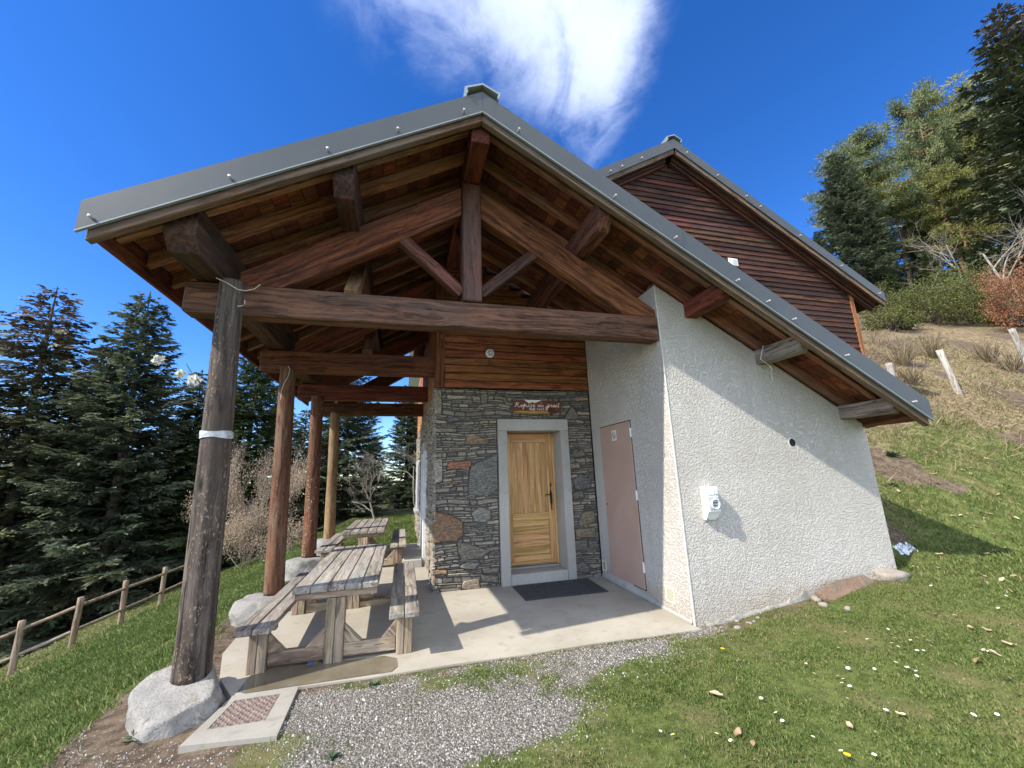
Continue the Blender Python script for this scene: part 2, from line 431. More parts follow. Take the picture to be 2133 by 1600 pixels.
def mat_concrete(name, a, b, stain, samt=0.5):
    mt, g, bs = new_mat(name)
    co = coords(g)
    n1 = g.noise(co, 1.1, 6, 0.62); n2 = g.noise(co, 7.0, 6, 0.65); n3 = g.noise(co, 90.0, 3, 0.6)
    c = g.mix(g.maprange(n1, 0.3, 0.7), a, b)
    c = g.mix(g.math('MULTIPLY', g.maprange(n2, 0.52, 0.75), samt), c, stain)
    c = g.mix(g.math('MULTIPLY', g.maprange(n3, 0.62, 0.7), 0.4), c, tuple(x * 0.55 for x in a))
    g.l.new(c, bs.inputs['Base Color'])
    bs.inputs['Roughness'].default_value = 0.85; bs.inputs['Specular IOR Level'].default_value = 0.25
    h = g.math('MULTIPLY_ADD', n3, 0.4, n2)
    bump(g, bs, h, 0.35, 0.006)
    return mt
M['slab'] = mat_concrete('terrace_concrete', (0.325, 0.292, 0.232), (0.420, 0.382, 0.310), (0.300, 0.240, 0.160), 0.75)
M['concrete'] = mat_concrete('grey_concrete', (0.350, 0.332, 0.295), (0.450, 0.430, 0.385), (0.27, 0.25, 0.215), 0.6)
M['frame_conc'] = mat_concrete('drain_frame_concrete', (0.270, 0.250, 0.210), (0.350, 0.325, 0.275), (0.21, 0.185, 0.145), 0.7)

def mat_wet():
    mt, g, bs = new_mat('wet_concrete')
    co = coords(g)
    n = g.noise(co, 3.0, 5, 0.6)
    c = g.mix(g.maprange(n, 0.3, 0.7), (0.125, 0.104, 0.068), (0.190, 0.162, 0.112))
    g.l.new(c, bs.inputs['Base Color'])
    g.l.new(g.maprange(n, 0.35, 0.65, 0.02, 0.10), bs.inputs['Roughness'])
    bs.inputs['Specular IOR Level'].default_value = 0.6
    bump(g, bs, g.noise(co, 9, 2, 0.5), 0.05, 0.002)
    return mt
M['wet'] = mat_wet()

def mat_stone():
    mt, g, bs = new_mat('schist_stone')
    co = coords(g); rd = attr(g, 'rnd')
    col = g.ramp(rd, [(0.0, (0.130, 0.122, 0.112)), (0.2, (0.235, 0.215, 0.188)), (0.42, (0.285, 0.258, 0.215)), (0.60, (0.375, 0.340, 0.280)),
                      (0.74, (0.165, 0.170, 0.172)), (0.86, (0.310, 0.272, 0.198)), (0.94, (0.43, 0.395, 0.325)), (1.0, (0.33, 0.215, 0.125))])
    n = g.noise(g.scaled(co, (3, 3, 9)), 6.0, 6, 0.65); n2 = g.noise(g.scaled(co, (1, 1, 3)), 26.0, 4, 0.6)
    col = g.mix(g.maprange(n, 0.35, 0.75), g.mix(1.0, col, (0.62, 0.60, 0.58), 'MULTIPLY'), g.mix(1.0, col, (1.3, 1.25, 1.15), 'MULTIPLY'))
    tint = attr(g, 'tint', 'Color')
    col = g.mix(attr(g, 'tintamt'), col, g.mix(g.maprange(n, 0.35, 0.75), g.mix(1.0, tint, (0.42, 0.42, 0.43), 'MULTIPLY'), g.mix(1.0, tint, (1.4, 1.32, 1.15), 'MULTIPLY')))
    g.l.new(col, bs.inputs['Base Color']); bs.inputs['Roughness'].default_value = 0.68
    bs.inputs['Specular IOR Level'].default_value = 0.35
    bump(g, bs, g.math('MULTIPLY_ADD', n2, 0.5, n), 0.7, 0.012)
    return mt
M['stone'] = mat_stone()
M['mortar'] = simple('dark_joint', (0.110, 0.100, 0.086), 0.95, nscale=20, namt=0.3)
M['mortar_pale'] = simple('pale_mortar', (0.27, 0.255, 0.22), 0.95, nscale=20, namt=0.25, bmp=0.6, bscale=40, bdist=0.01)

def mat_rock(name, a, b, c, lichen=0.3):
    mt, g, bs = new_mat(name)
    co = coords(g)
    n = g.noise(co, 2.6, 7, 0.65); n2 = g.noise(co, 16.0, 5, 0.65); n3 = g.noise(co, 5.0, 5, 0.7, 0.6)
    col = g.mix(g.maprange(n, 0.3, 0.7), a, b)
    col = g.mix(g.math('MULTIPLY', g.maprange(n3, 0.52, 0.68), lichen), col, c)
    col = g.mix(g.math('MULTIPLY', g.maprange(n2, 0.58, 0.75), 0.5), col, tuple(x * 0.5 for x in a))
    n4 = g.noise(co, 70.0, 3, 0.6); n5 = g.noise(co, 7.0, 6, 0.7, 1.0)
    col = g.mix(g.math('MULTIPLY', g.maprange(n4, 0.56, 0.66), 0.55), col, tuple(x * 0.42 for x in a))
    col = g.mix(g.math('MULTIPLY', g.maprange(n5, 0.60, 0.68), 0.6), col, tuple(x * 0.5 for x in c))
    vein = g.voronoi(g.vmath('ADD', co, g.vmath('MULTIPLY', g.noise(co, 3.0, 4, 0.6, 0, 'Color'), (0.5, 0.5, 0.5))), 2.6, 'DISTANCE_TO_EDGE')
    crk = g.maprange(vein, 0.018, 0.0)
    col = g.mix(g.math('MULTIPLY', crk, 0.12), col, tuple(x * 0.3 for x in a))
    g.l.new(col, bs.inputs['Base Color']); bs.inputs['Roughness'].default_value = 0.9
    bs.inputs['Specular IOR Level'].default_value = 0.2
    bump(g, bs, g.math('SUBTRACT', g.math('MULTIPLY_ADD', n4, 0.25, g.math('MULTIPLY_ADD', n2, 0.6, n)), g.math('MULTIPLY', crk, 0.05)), 0.7, 0.03)
    return mt
M['granite'] = mat_rock('pale_granite', (0.235, 0.222, 0.198), (0.350, 0.332, 0.298), (0.190, 0.165, 0.125), 0.7)
M['slate'] = mat_rock('rusty_slate', (0.185, 0.125, 0.088), (0.285, 0.190, 0.125), (0.120, 0.126, 0.118), 0.95)
M['rubble'] = mat_rock('grey_rubble', (0.260, 0.225, 0.180), (0.380, 0.340, 0.285), (0.20, 0.17, 0.13), 0.5)
M['rust'] = simple('rusty_cast_iron', (0.200, 0.150, 0.125), 0.65, 0.0, 0.4, 25, 0.35, 0.3, 60, 0.002)

def mat_leaf(name, stops, trans=0.25, rough=0.6, spec=0.25):
    """foliage: colour picked per leaf clump from the rnd attribute"""
    mt, g, bs = new_mat(name)
    rd = attr(g, 'rnd')
    col = g.ramp(rd, stops)
    g.l.new(col, bs.inputs['Base Color']); bs.inputs['Roughness'].default_value = rough
    bs.inputs['Specular IOR Level'].default_value = spec
    if trans:
        tr = g.add('ShaderNodeBsdfTranslucent'); g.l.new(col, tr.inputs[0])
        mx = g.add('ShaderNodeMixShader'); mx.inputs[0].default_value = trans
        g.l.new(bs.outputs[0], mx.inputs[1]); g.l.new(tr.outputs[0], mx.inputs[2])
        out = [n for n in g.n if n.type == 'OUTPUT_MATERIAL'][0]
        g.l.new(mx.outputs[0], out.inputs[0])
    return mt
M['fir'] = mat_leaf('fir_needles', [(0, (0.056, 0.074, 0.046)), (0.5, (0.118, 0.148, 0.086)), (0.85, (0.190, 0.215, 0.120)), (1, (0.280, 0.285, 0.160))], 0.3)
M['fir_olive'] = mat_leaf('olive_fir_needles', [(0, (0.070, 0.074, 0.040)), (0.5, (0.160, 0.155, 0.080)), (0.8, (0.250, 0.205, 0.115)), (1, (0.320, 0.215, 0.150))], 0.15)
M['fir_red'] = mat_leaf('russet_fir_needles', [(0, (0.060, 0.042, 0.030)), (0.5, (0.100, 0.068, 0.045)), (1, (0.170, 0.100, 0.068))], 0.15)
M['fir_mid'] = mat_leaf('mid_green_fir_needles', [(0, (0.045, 0.074, 0.030)), (0.5, (0.095, 0.140, 0.055)), (1, (0.190, 0.220, 0.085))], 0.15)
M['pine_leaf'] = mat_leaf('pine_needles', [(0, (0.080, 0.110, 0.045)), (0.5, (0.170, 0.205, 0.085)), (1, (0.290, 0.310, 0.140))], 0.25)
M['pine_yellow'] = mat_leaf('yellow_green_pine_needles', [(0, (0.150, 0.165, 0.050)), (0.5, (0.260, 0.270, 0.085)), (1, (0.370, 0.360, 0.125))], 0.25)
M['beech'] = mat_leaf('dead_beech_leaves', [(0, (0.270, 0.190, 0.125)), (0.5, (0.420, 0.320, 0.225)), (1, (0.560, 0.450, 0.340))], 0.35)
M['beech_red'] = mat_leaf('russet_beech_leaves', [(0, (0.200, 0.075, 0.035)), (0.5, (0.340, 0.145, 0.070)), (1, (0.440, 0.225, 0.120))], 0.35)
M['box'] = mat_leaf('box_shrub_leaves', [(0, (0.050, 0.066, 0.016)), (0.5, (0.105, 0.115, 0.030)), (0.85, (0.170, 0.160, 0.045)), (1, (0.260, 0.130, 0.030))], 0.25)
M['grass'] = mat_leaf('grass_blades', [(0, (0.055, 0.095, 0.020)), (0.35, (0.120, 0.180, 0.040)), (0.62, (0.200, 0.250, 0.070)), (0.8, (0.310, 0.290, 0.120)), (1, (0.460, 0.370, 0.215))], 0.35)
M['straw'] = mat_leaf('dry_stems', [(0, (0.160, 0.120, 0.070)), (0.5, (0.260, 0.200, 0.120)), (1, (0.380, 0.310, 0.200))], 0.25)
M['fallen'] = mat_leaf('fallen_leaf', [(0, (0.300, 0.190, 0.100)), (0.5, (0.440, 0.320, 0.190)), (1, (0.560, 0.450, 0.300))], 0.2)
M['weed'] = mat_leaf('weed_leaves', [(0, (0.050, 0.085, 0.045)), (1, (0.130, 0.180, 0.095))], 0.25)

def fir_top(name, low, top, z0, z1):
    mt, g, bs = new_mat(name)
    rd = attr(g, 'rnd'); sp = g.add('ShaderNodeSeparateXYZ'); g.l.new(coords(g), sp.inputs[0])
    k = g.maprange(g.math('MULTIPLY_ADD', rd, 3.0, sp.outputs[2]), z0, z1)
    col = g.mix(k, g.ramp(rd, low), g.ramp(rd, top))
    g.l.new(col, bs.inputs['Base Color']); bs.inputs['Roughness'].default_value = 0.6; bs.inputs['Specular IOR Level'].default_value = 0.25
    return mt
M['fir_olive'] = fir_top('olive_fir_needles_russet_top', [(0, (0.052, 0.064, 0.036)), (0.5, (0.115, 0.130, 0.064)), (0.85, (0.200, 0.195, 0.095)), (1, (0.290, 0.240, 0.135))],
                         [(0, (0.090, 0.070, 0.055)), (0.5, (0.190, 0.140, 0.105)), (1, (0.330, 0.230, 0.175))], 10.5, 16.0)
M['fir_tall'] = fir_top('green_fir_needles_russet_tip', [(0, (0.050, 0.066, 0.038)), (0.5, (0.105, 0.130, 0.070)), (0.85, (0.180, 0.195, 0.095)), (1, (0.270, 0.255, 0.130))],
                        [(0, (0.080, 0.065, 0.052)), (0.5, (0.150, 0.115, 0.090)), (1, (0.250, 0.180, 0.140))], 11.8, 16.5)

def mat_bark(name, a, b):
    mt, g, bs = new_mat(name)
    co = coords(g)
    n = g.noise(g.scaled(co, (6, 6, 1.2)), 1.5, 6, 0.65); n2 = g.noise(co, 3.0, 4, 0.6)
    c = g.mix(g.maprange(n, 0.35, 0.65), a, b)
    c = g.mix(g.math('MULTIPLY', g.maprange(n2, 0.5, 0.7), 0.5), c, (0.17, 0.17, 0.12))
    g.l.new(c, bs.inputs['Base Color']); bs.inputs['Roughness'].default_value = 0.95
    bs.inputs['Specular IOR Level'].default_value = 0.1
    bump(g, bs, n, 0.8, 0.03)
    return mt
M['bark'] = mat_bark('grey_brown_bark', (0.060, 0.046, 0.036), (0.150, 0.120, 0.095))
M['bark_pale'] = mat_bark('pale_bark', (0.190, 0.165, 0.132), (0.330, 0.295, 0.245))
M['bark_pine'] = mat_bark('orange_pine_bark', (0.110, 0.060, 0.036), (0.270, 0.150, 0.085))

def mat_ground():
    mt, g, bs = new_mat('hillside_ground')
    co = coords(g)
    gr, di, dr = attr(g, 'gravel'), attr(g, 'dirt'), attr(g, 'dry')
    n1 = g.noise(co, 1.2, 6, 0.62); n2 = g.noise(co, 9.0, 6, 0.65); n3 = g.noise(co, 45.0, 4, 0.6)
    green = g.mix(g.maprange(n2, 0.32, 0.7), (0.052, 0.070, 0.018), (0.125, 0.145, 0.042))
    green = g.mix(g.math('MULTIPLY', g.maprange(n1, 0.46, 0.66), 0.7), green, (0.165, 0.132, 0.066))
    dry = g.mix(g.maprange(n2, 0.35, 0.68), (0.110, 0.078, 0.042), (0.270, 0.205, 0.120))
    dry = g.mix(g.math('MULTIPLY', g.maprange(n3, 0.55, 0.68), 0.7), dry, (0.36, 0.285, 0.185))
    soil = g.mix(g.maprange(n2, 0.32, 0.7), (0.070, 0.048, 0.032), (0.165, 0.125, 0.085))
    soil = g.mix(g.math('MULTIPLY', g.maprange(n3, 0.58, 0.68), 0.8), soil, (0.30, 0.26, 0.21))
    cell = g.voronoi(co, 55.0, 'F1', 'Color'); cd = g.voronoi(co, 55.0, 'F1', 'Distance')
    gv = g.mix(g.maprange(cell, 0.1, 0.9, 0, 1, False), (0.130, 0.112, 0.090), (0.290, 0.265, 0.228))
    gv = g.mix(g.maprange(cd, 0.35, 0.62), gv, (0.10, 0.09, 0.075))
    gv = g.mix(g.math('MULTIPLY', g.maprange(n1, 0.45, 0.7), 0.4), gv, (0.20, 0.17, 0.125))
    jit = g.math('MULTIPLY', g.math('SUBTRACT', n2, 0.5), 0.9)
    c = g.mix(g.maprange(g.math('ADD', dr, jit), 0.25, 0.75), green, dry)
    c = g.mix(g.maprange(g.math('ADD', di, jit), 0.35, 0.65), c, soil)
    gm = g.maprange(g.math('ADD', gr, g.math('MULTIPLY', jit, 0.9)), 0.38, 0.62)
    c = g.mix(gm, c, gv)
    far = attr(g, 'far')
    fc = g.mix(g.maprange(n1, 0.4, 0.6), (0.030, 0.040, 0.020), (0.085, 0.080, 0.045))
    c = g.mix(far, c, fc)
    g.l.new(c, bs.inputs['Base Color']); bs.inputs['Roughness'].default_value = 0.95
    bs.inputs['Specular IOR Level'].default_value = 0.1
    h = g.math('ADD', g.math('MULTIPLY_ADD', n3, 0.5, n2), g.math('MULTIPLY', gm, g.math('MULTIPLY', cd, -1.0)))
    bump(g, bs, h, 0.7, 0.02)
    return mt
M['ground'] = mat_ground()
def mat_gravel_chip():
    mt, g, bs = new_mat('gravel_chips')
    c = g.ramp(attr(g, 'rnd'), [(0, (0.110, 0.098, 0.080)), (0.5, (0.230, 0.214, 0.186)), (0.88, (0.37, 0.350, 0.315)), (1, (0.60, 0.58, 0.54))])
    g.l.new(c, bs.inputs['Base Color']); bs.inputs['Roughness'].default_value = 0.8
    return mt
M['chip'] = mat_gravel_chip()
M['hill'] = simple('distant_hill_cover', (0.10, 0.10, 0.065), 1.0, 0, 0.0, 0.02, 0.4)


# ------------------------------------------------------------------ mesh helpers
WORLD = {}          # world position of every object (parents are never rotated or scaled)
def link(o, parent=None, loc=None, rot=None):
    COL.objects.link(o)
    base = Vector((0, 0, 0))
    if parent is not None:
        o.parent = parent; base = WORLD[parent.name]
    w = Vector(loc) if loc is not None else Vector((0, 0, 0))
    WORLD[o.name] = w.copy()
    o.location = w - base
    if rot is not None: o.rotation_euler = rot
    return o
def thing(name, label, cat, loc=(0, 0, 0), group=None):
    o = bpy.data.objects.new(name, None); o.empty_display_size = 0.1
    link(o, None, loc); tag(o, label, cat, group)
    return o
def holder(name, parent, loc=None):
    o = bpy.data.objects.new(name, None); o.empty_display_size = 0.1
    return link(o, parent, loc if loc is not None else WORLD[parent.name])
def tag(o, label=None, cat=None, group=None, kind=None):
    if label: o['label'] = label
    if cat: o['category'] = cat
    if group: o['group'] = group
    if kind: o['kind'] = kind
    return o
def mesh_np(name, V, F, mat, attrs=None, smooth=False):
    """V (n,3), F (m,k) with constant k"""
    V = np.ascontiguousarray(V, np.float32); F = np.ascontiguousarray(F, np.int32)
    me = bpy.data.meshes.new(name)
    me.vertices.add(len(V)); me.vertices.foreach_set('co', V.ravel())
    k = F.shape[1]
    me.loops.add(F.size); me.loops.foreach_set('vertex_index', F.ravel())
    me.polygons.add(len(F)); me.polygons.foreach_set('loop_start', np.arange(0, F.size, k, dtype=np.int32))
    if smooth: me.polygons.foreach_set('use_smooth', np.ones(len(F), bool))
    for nm, arr in (attrs or {}).items():
        arr = np.asarray(arr, np.float32)
        if arr.ndim == 2:
            a = me.attributes.new(nm, 'FLOAT_COLOR', 'POINT')
            a.data.foreach_set('color', np.hstack([arr, np.ones((len(arr), 1), np.float32)]).ravel())
        else:
            a = me.attributes.new(nm, 'FLOAT', 'POINT'); a.data.foreach_set('value', arr)
    me.update(calc_edges=True)
    if mat: me.materials.append(mat)
    return me
def mesh_bm(name, bm, mat, smooth=False):
    bmesh.ops.recalc_face_normals(bm, faces=bm.faces)
    me = bpy.data.meshes.new(name); bm.to_mesh(me); bm.free()
    if mat: me.materials.append(mat)
    if smooth:
        for p in me.polygons: p.use_smooth = True
    return me
def obj(name, me, parent=None, loc=None, rot=None):
    o = bpy.data.objects.new(name, me)
    return link(o, parent, loc, rot)
def bm_box(bm, lo, hi):
    g = bmesh.ops.create_cube(bm, size=1.0)['verts']
    for v in g:
        v.co = Vector([(lo[i] + hi[i]) / 2 + v.co[i] * (hi[i] - lo[i]) for i in range(3)])
    return g
def bevel_all(bm, w, seg=1):
    if w: bmesh.ops.bevel(bm, geom=list(bm.edges), offset=w, segments=seg, affect='EDGES', profile=0.5)
def box(name, lo, hi, mat, parent=None, bev=0.006, axis=0):
    """axis-aligned box; its own X axis (grain) runs along world axis `axis`"""
    lo = Vector(lo); hi = Vector(hi); c = (lo + hi) / 2; h = (hi - lo) / 2
    rot = None
    if axis == 1:
        h = Vector((h.y, h.x, h.z)); rot = (0, 0, math.pi / 2)
    elif axis == 2:
        h = Vector((h.z, h.y, h.x)); rot = (0, -math.pi / 2, 0)
    bm = bmesh.new(); bm_box(bm, -h, h); bevel_all(bm, bev)
    return obj(name, mesh_bm(name, bm, mat), parent, c, rot)
def beam(name, p0, p1, w, h, mat, parent=None, bev=0.008, up=(0, 0, 1)):
    """timber from p0 to p1, w wide (sideways), h tall, grain along its own X"""
    p0 = Vector(p0); p1 = Vector(p1); d = p1 - p0; L = d.length; x = d / L
    upv = Vector(up); y = upv.cross(x).normalized(); z = x.cross(y)
    bm = bmesh.new(); bm_box(bm, (-L / 2, -w / 2, -h / 2), (L / 2, w / 2, h / 2)); bevel_all(bm, bev)
    rot = Matrix((x, y, z)).transposed().to_euler()
    return obj(name, mesh_bm(name, bm, mat), parent, (p0 + p1) / 2, rot)
def prism(name, poly, t0, t1, mat, parent=None, plane='xz', bev=0.0, grain=None, loc=None):
    """polygon extruded between t0 and t1 along the axis that is left over"""
    bm = bmesh.new()
    def pt(a, b, t):
        return {'xz': (a, t, b), 'yz': (t, a, b), 'xy': (a, b, t)}[plane]
    A = [bm.verts.new(pt(a, b, t0)) for a, b in poly]; B = [bm.verts.new(pt(a, b, t1)) for a, b in poly]
    bm.faces.new(A); bm.faces.new(B[::-1])
    n = len(poly)
    for i in range(n):
        bm.faces.new((A[i], A[(i + 1) % n], B[(i + 1) % n], B[i]))
    bmesh.ops.recalc_face_normals(bm, faces=bm.faces)
    if bev: bevel_all(bm, bev)
    c = Vector(loc) if loc is not None else sum((v.co for v in bm.verts), Vector()) / len(bm.verts)
    rot = None
    for v in bm.verts: v.co -= c
    if grain is not None:
        gx = Vector(grain).normalized(); up = Vector((0, 0, 1)) if abs(gx.z) < 0.9 else Vector((0, 1, 0))
        gy = up.cross(gx).normalized(); gzv = gx.cross(gy)
        Mx = Matrix((gx, gy, gzv))
        for v in bm.verts: v.co = Mx @ v.co
        rot = Mx.transposed().to_euler()
    return obj(name, mesh_bm(name, bm, mat), parent, c, rot)
def lathe(bm, prof, seg=24, axis='z', c=(0, 0, 0), cap=True):
    rings = []
    for r, t in prof:
        ring = []
        for i in range(seg):
            a = 2 * math.pi * i / seg
            p = {'z': (r * math.cos(a), r * math.sin(a), t), 'y': (r * math.cos(a), t, r * math.sin(a)), 'x': (t, r * math.cos(a), r * math.sin(a))}[axis]
            ring.append(bm.verts.new((p[0] + c[0], p[1] + c[1], p[2] + c[2])))
        rings.append(ring)
    for a, b in zip(rings, rings[1:]):
        for i in range(seg):
            bm.faces.new((a[i], a[(i + 1) % seg], b[(i + 1) % seg], b[i]))
    for ring in ((rings[0], rings[-1]) if cap else ()):
        try: bm.faces.new(ring)
        except ValueError: pass
def tube_np(path, rad, seg=6):
    path = np.asarray(path, float); n = len(path)
    rad = np.broadcast_to(np.asarray(rad, float), (n,))
    tan = np.gradient(path, axis=0); tan /= np.linalg.norm(tan, axis=1, keepdims=True) + 1e-9
    ref = np.array([0.31, 0.17, 0.93]); ref = np.where(np.abs(tan @ ref)[:, None] > 0.95, np.array([[1.0, 0, 0]]), ref[None])
    a = np.cross(tan, ref); a /= np.linalg.norm(a, axis=1, keepdims=True); b = np.cross(tan, a)
    th = np.arange(seg) * 2 * np.pi / seg
    V = path[:, None] + rad[:, None, None] * (np.cos(th)[None, :, None] * a[:, None] + np.sin(th)[None, :, None] * b[:, None])
    V = V.reshape(-1, 3)
    i = np.arange(n - 1)[:, None] * seg; j = np.arange(seg)[None]; j2 = (j + 1) % seg
    F = np.stack([i + j, i + j2, i + seg + j2, i + seg + j], -1).reshape(-1, 4)
    return V, F
class Soup:
    """collects pieces with equal face size into one mesh"""
    def __init__(self): self.V = []; self.F = []; self.A = []; self.n = 0
    def add(self, V, F, a=None):
        self.V.append(np.asarray(V, float)); self.F.append(np.asarray(F) + self.n); self.n += len(V)
        self.A.append(np.full(len(V), 0.5) if a is None else np.broadcast_to(np.asarray(a, float), (len(V),)))
    def mesh(self, name, mat, smooth=False):
        return mesh_np(name, np.vstack(self.V), np.vstack(self.F), mat, {'rnd': np.concatenate(self.A)}, smooth)
def tubes_obj(name, paths, rads, mat, parent=None, loc=(0, 0, 0), seg=6):
    s = Soup()
    for p, r in zip(paths, rads):
        V, F = tube_np(np.asarray(p) - np.asarray(loc), r, seg); s.add(V, F)
    return obj(name, s.mesh(name, mat, True), parent, loc)
def rock_mesh(name, size, mat, seed, sub=3, amp=0.25, flat_top=None, sharp=1.0):
    bm = bmesh.new(); bmesh.ops.create_icosphere(bm, subdivisions=sub, radius=1.0)
    for v in bm.verts:
        p = v.co.normalized()
        q = p * 1.1 * sharp + Vector((seed * 3.1, seed * 1.7, -seed))
        d = mnoise.noise(q) * amp + mnoise.noise(q * 2.3) * amp * 0.5 + mnoise.noise(q * 5) * amp * 0.18
        e = max(abs(p.x), abs(p.y), abs(p.z))
        p = p * (0.75 + 0.25 / e) * (1 + d)
        if flat_top is not None and p.z > flat_top: p.z = flat_top + (p.z - flat_top) * 0.15
        v.co = Vector((p.x * size[0], p.y * size[1], p.z * size[2]))
    return mesh_bm(name, bm, mat, True)


# ================================================================== THE SETTING
def build_ground():
    def axis(pts):
        out = []
        for a, b, s in pts: out.append(np.arange(a, b, s))
        return np.concatenate(out + [np.array([pts[-1][1]])])
    xs = axis([(-700, -120, 40), (-120, -40, 5), (-40, -14, 1.0), (-14, -6, 0.2), (-6, 4.5, 0.06), (4.5, 12, 0.15), (12, 30, 0.8), (30, 120, 5), (120, 600, 40)])
    ys = axis([(-500, -60, 40), (-60, -12, 4), (-12, -4.5, 0.5), (-4.5, 1.2, 0.06), (1.2, 9, 0.15), (9, 18, 0.35), (18, 50, 1.2), (50, 150, 6), (150, 800, 50)])
    X, Y = np.meshgrid(xs, ys, indexing='ij')
    Z = gz(X, Y)
    nx, ny = X.shape
    V = np.stack([X, Y, Z], -1).reshape(-1, 3)
    i = np.arange(nx - 1)[:, None] * ny; j = np.arange(ny - 1)[None]
    F = np.stack([i + j, i + ny + j, i + ny + j + 1, i + j + 1], -1).reshape(-1, 4)
    x, y = V[:, 0], V[:, 1]
    far = np.clip(sstep(13.0, 16, -x) + sstep(16, 24, x) + sstep(14, 22, y), 0, 1)
    me = mesh_np('ground', V, F, M['ground'], {'gravel': m_gravel(x, y), 'dirt': m_dirt(x, y), 'dry': m_dry(x, y), 'far': far}, True)
    o = obj('ground', me); tag(o, 'grassy hillside ground round the refuge', kind='structure')
build_ground()

def build_far_hill():
    th = np.linspace(R_(60), R_(175), 90)
    V = []; 
    rr = [500, 700, 900, 1100]
    for k, r in enumerate(rr):
        for a in th:
            n = fbm(np.array(a * 6 + 3), np.array(k * 1.0), 1.0, 4)
            h = [-190, -120, -70, -40][k] + (float(n) - 0.5) * [20, 60, 110, 140][k]
            V.append((math.cos(a) * r, math.sin(a) * r, h))
    V = np.array(V); n = len(th)
    i = np.arange(len(rr) - 1)[:, None] * n; j = np.arange(n - 1)[None]
    F = np.stack([i + j, i + j + 1, i + n + j + 1, i + n + j], -1).reshape(-1, 4)
    o = obj('hills', mesh_np('hills', V, F, M['hill'], None, True)); tag(o, 'distant hillside across the valley', kind='structure')
build_far_hill()

# paved terrace: concrete sheet with a slight fall towards the front
def build_slab():
    front = [(0.0, -0.10), (-0.6, -0.09), (-1.2, -0.05), (-1.9, -0.07), (-2.6, -0.04), (-3.3, -0.06), (-3.92, -0.03)]
    left = [(-4.40, -0.02), (-4.62, 0.35), (-4.80, 0.9), (-4.86, 2.0), (-4.84, 3.2), (-4.92, 4.5), (-4.88, 6.0), (-4.9, 7.0)]
    poly = front + left + [(-2.5, 7.0), (-2.5, 2.6), (0.0, 2.6)]
    bm = bmesh.new()
    top = [bm.verts.new((x, y, slab_z(y))) for x, y in poly]
    f = bm.faces.new(top)
    bmesh.ops.triangulate(bm, faces=[f])
    r = bmesh.ops.bisect_plane(bm, geom=list(bm.verts) + list(bm.edges) + list(bm.faces), plane_co=(0, 0.02, 0), plane_no=(0, 1, 0))
    r = bmesh.ops.bisect_plane(bm, geom=list(bm.verts) + list(bm.edges) + list(bm.faces), plane_co=(0, 2.3, 0), plane_no=(0, 1, 0))
    for v in bm.verts: v.co.z = float(slab_z(v.co.y))
    ex = bmesh.ops.extrude_face_region(bm, geom=list(bm.faces))
    for e in ex['geom']:
        if isinstance(e, bmesh.types.BMVert): e.co.z -= 0.16
    o = obj('terrace', mesh_bm('terrace', bm, M['slab'])); tag(o, 'pale concrete terrace under the porch', kind='structure')
    # standing water at the front edge
    px = [(560, 1385), (640, 1378), (720, 1378), (800, 1368), (826, 1372), (828, 1388), (815, 1403), (760, 1415), (700, 1424), (630, 1434), (560, 1446), (505, 1452), (495, 1440), (515, 1415), (530, 1402)]
    pts = [onz(u, v, 0.006) for u, v in px]
    pts = [(p[0], max(p[1], -0.015), 0.0) for p in pts]
    bm = bmesh.new()
    vs = [bm.verts.new((x, y, float(slab_z(y)) + 0.005)) for x, y, z in pts]
    bm.faces.new(vs); bmesh.ops.triangulate(bm, faces=bm.faces)
    o = obj('puddle', mesh_bm('puddle', bm, M['wet'])); tag(o, 'shallow wet puddle at the front of the terrace', kind='structure')
build_slab()

# ================================================================== THE REFUGE
RIDGE_X, TANP = -2.40, 0.585
def Fz(x):                     # lower edge of the metal verge, main (porch) roof
    return 5.405 - TANP * abs(x - RIDGE_X)
X_L, X_R = -5.53, 3.14
Y_F, Y_B, Y_W = -0.75, 6.95, 2.16     # verge, back end of the porch roof, gable wall plane
refuge = thing('mountain_refuge', 'stone and timber mountain refuge with a wide gabled porch on log posts', 'building', (-2.4, 2.2, 0))
CL = math.cos(math.atan(TANP))

def slope_prism(name, xa, xb, o0, o1, y0, y1, mat, parent, bev=0.0):
    """piece lying along a roof slope between xa and xb, vertical offsets o0..o1 from Fz"""
    d = Vector((1, 0, -TANP if (xa + xb) / 2 > RIDGE_X else TANP))
    return prism(name, [(xa, Fz(xa) + o0), (xb, Fz(xb) + o0), (xb, Fz(xb) + o1), (xa, Fz(xa) + o1)], y0, y1, mat, parent, 'xz', bev, d)

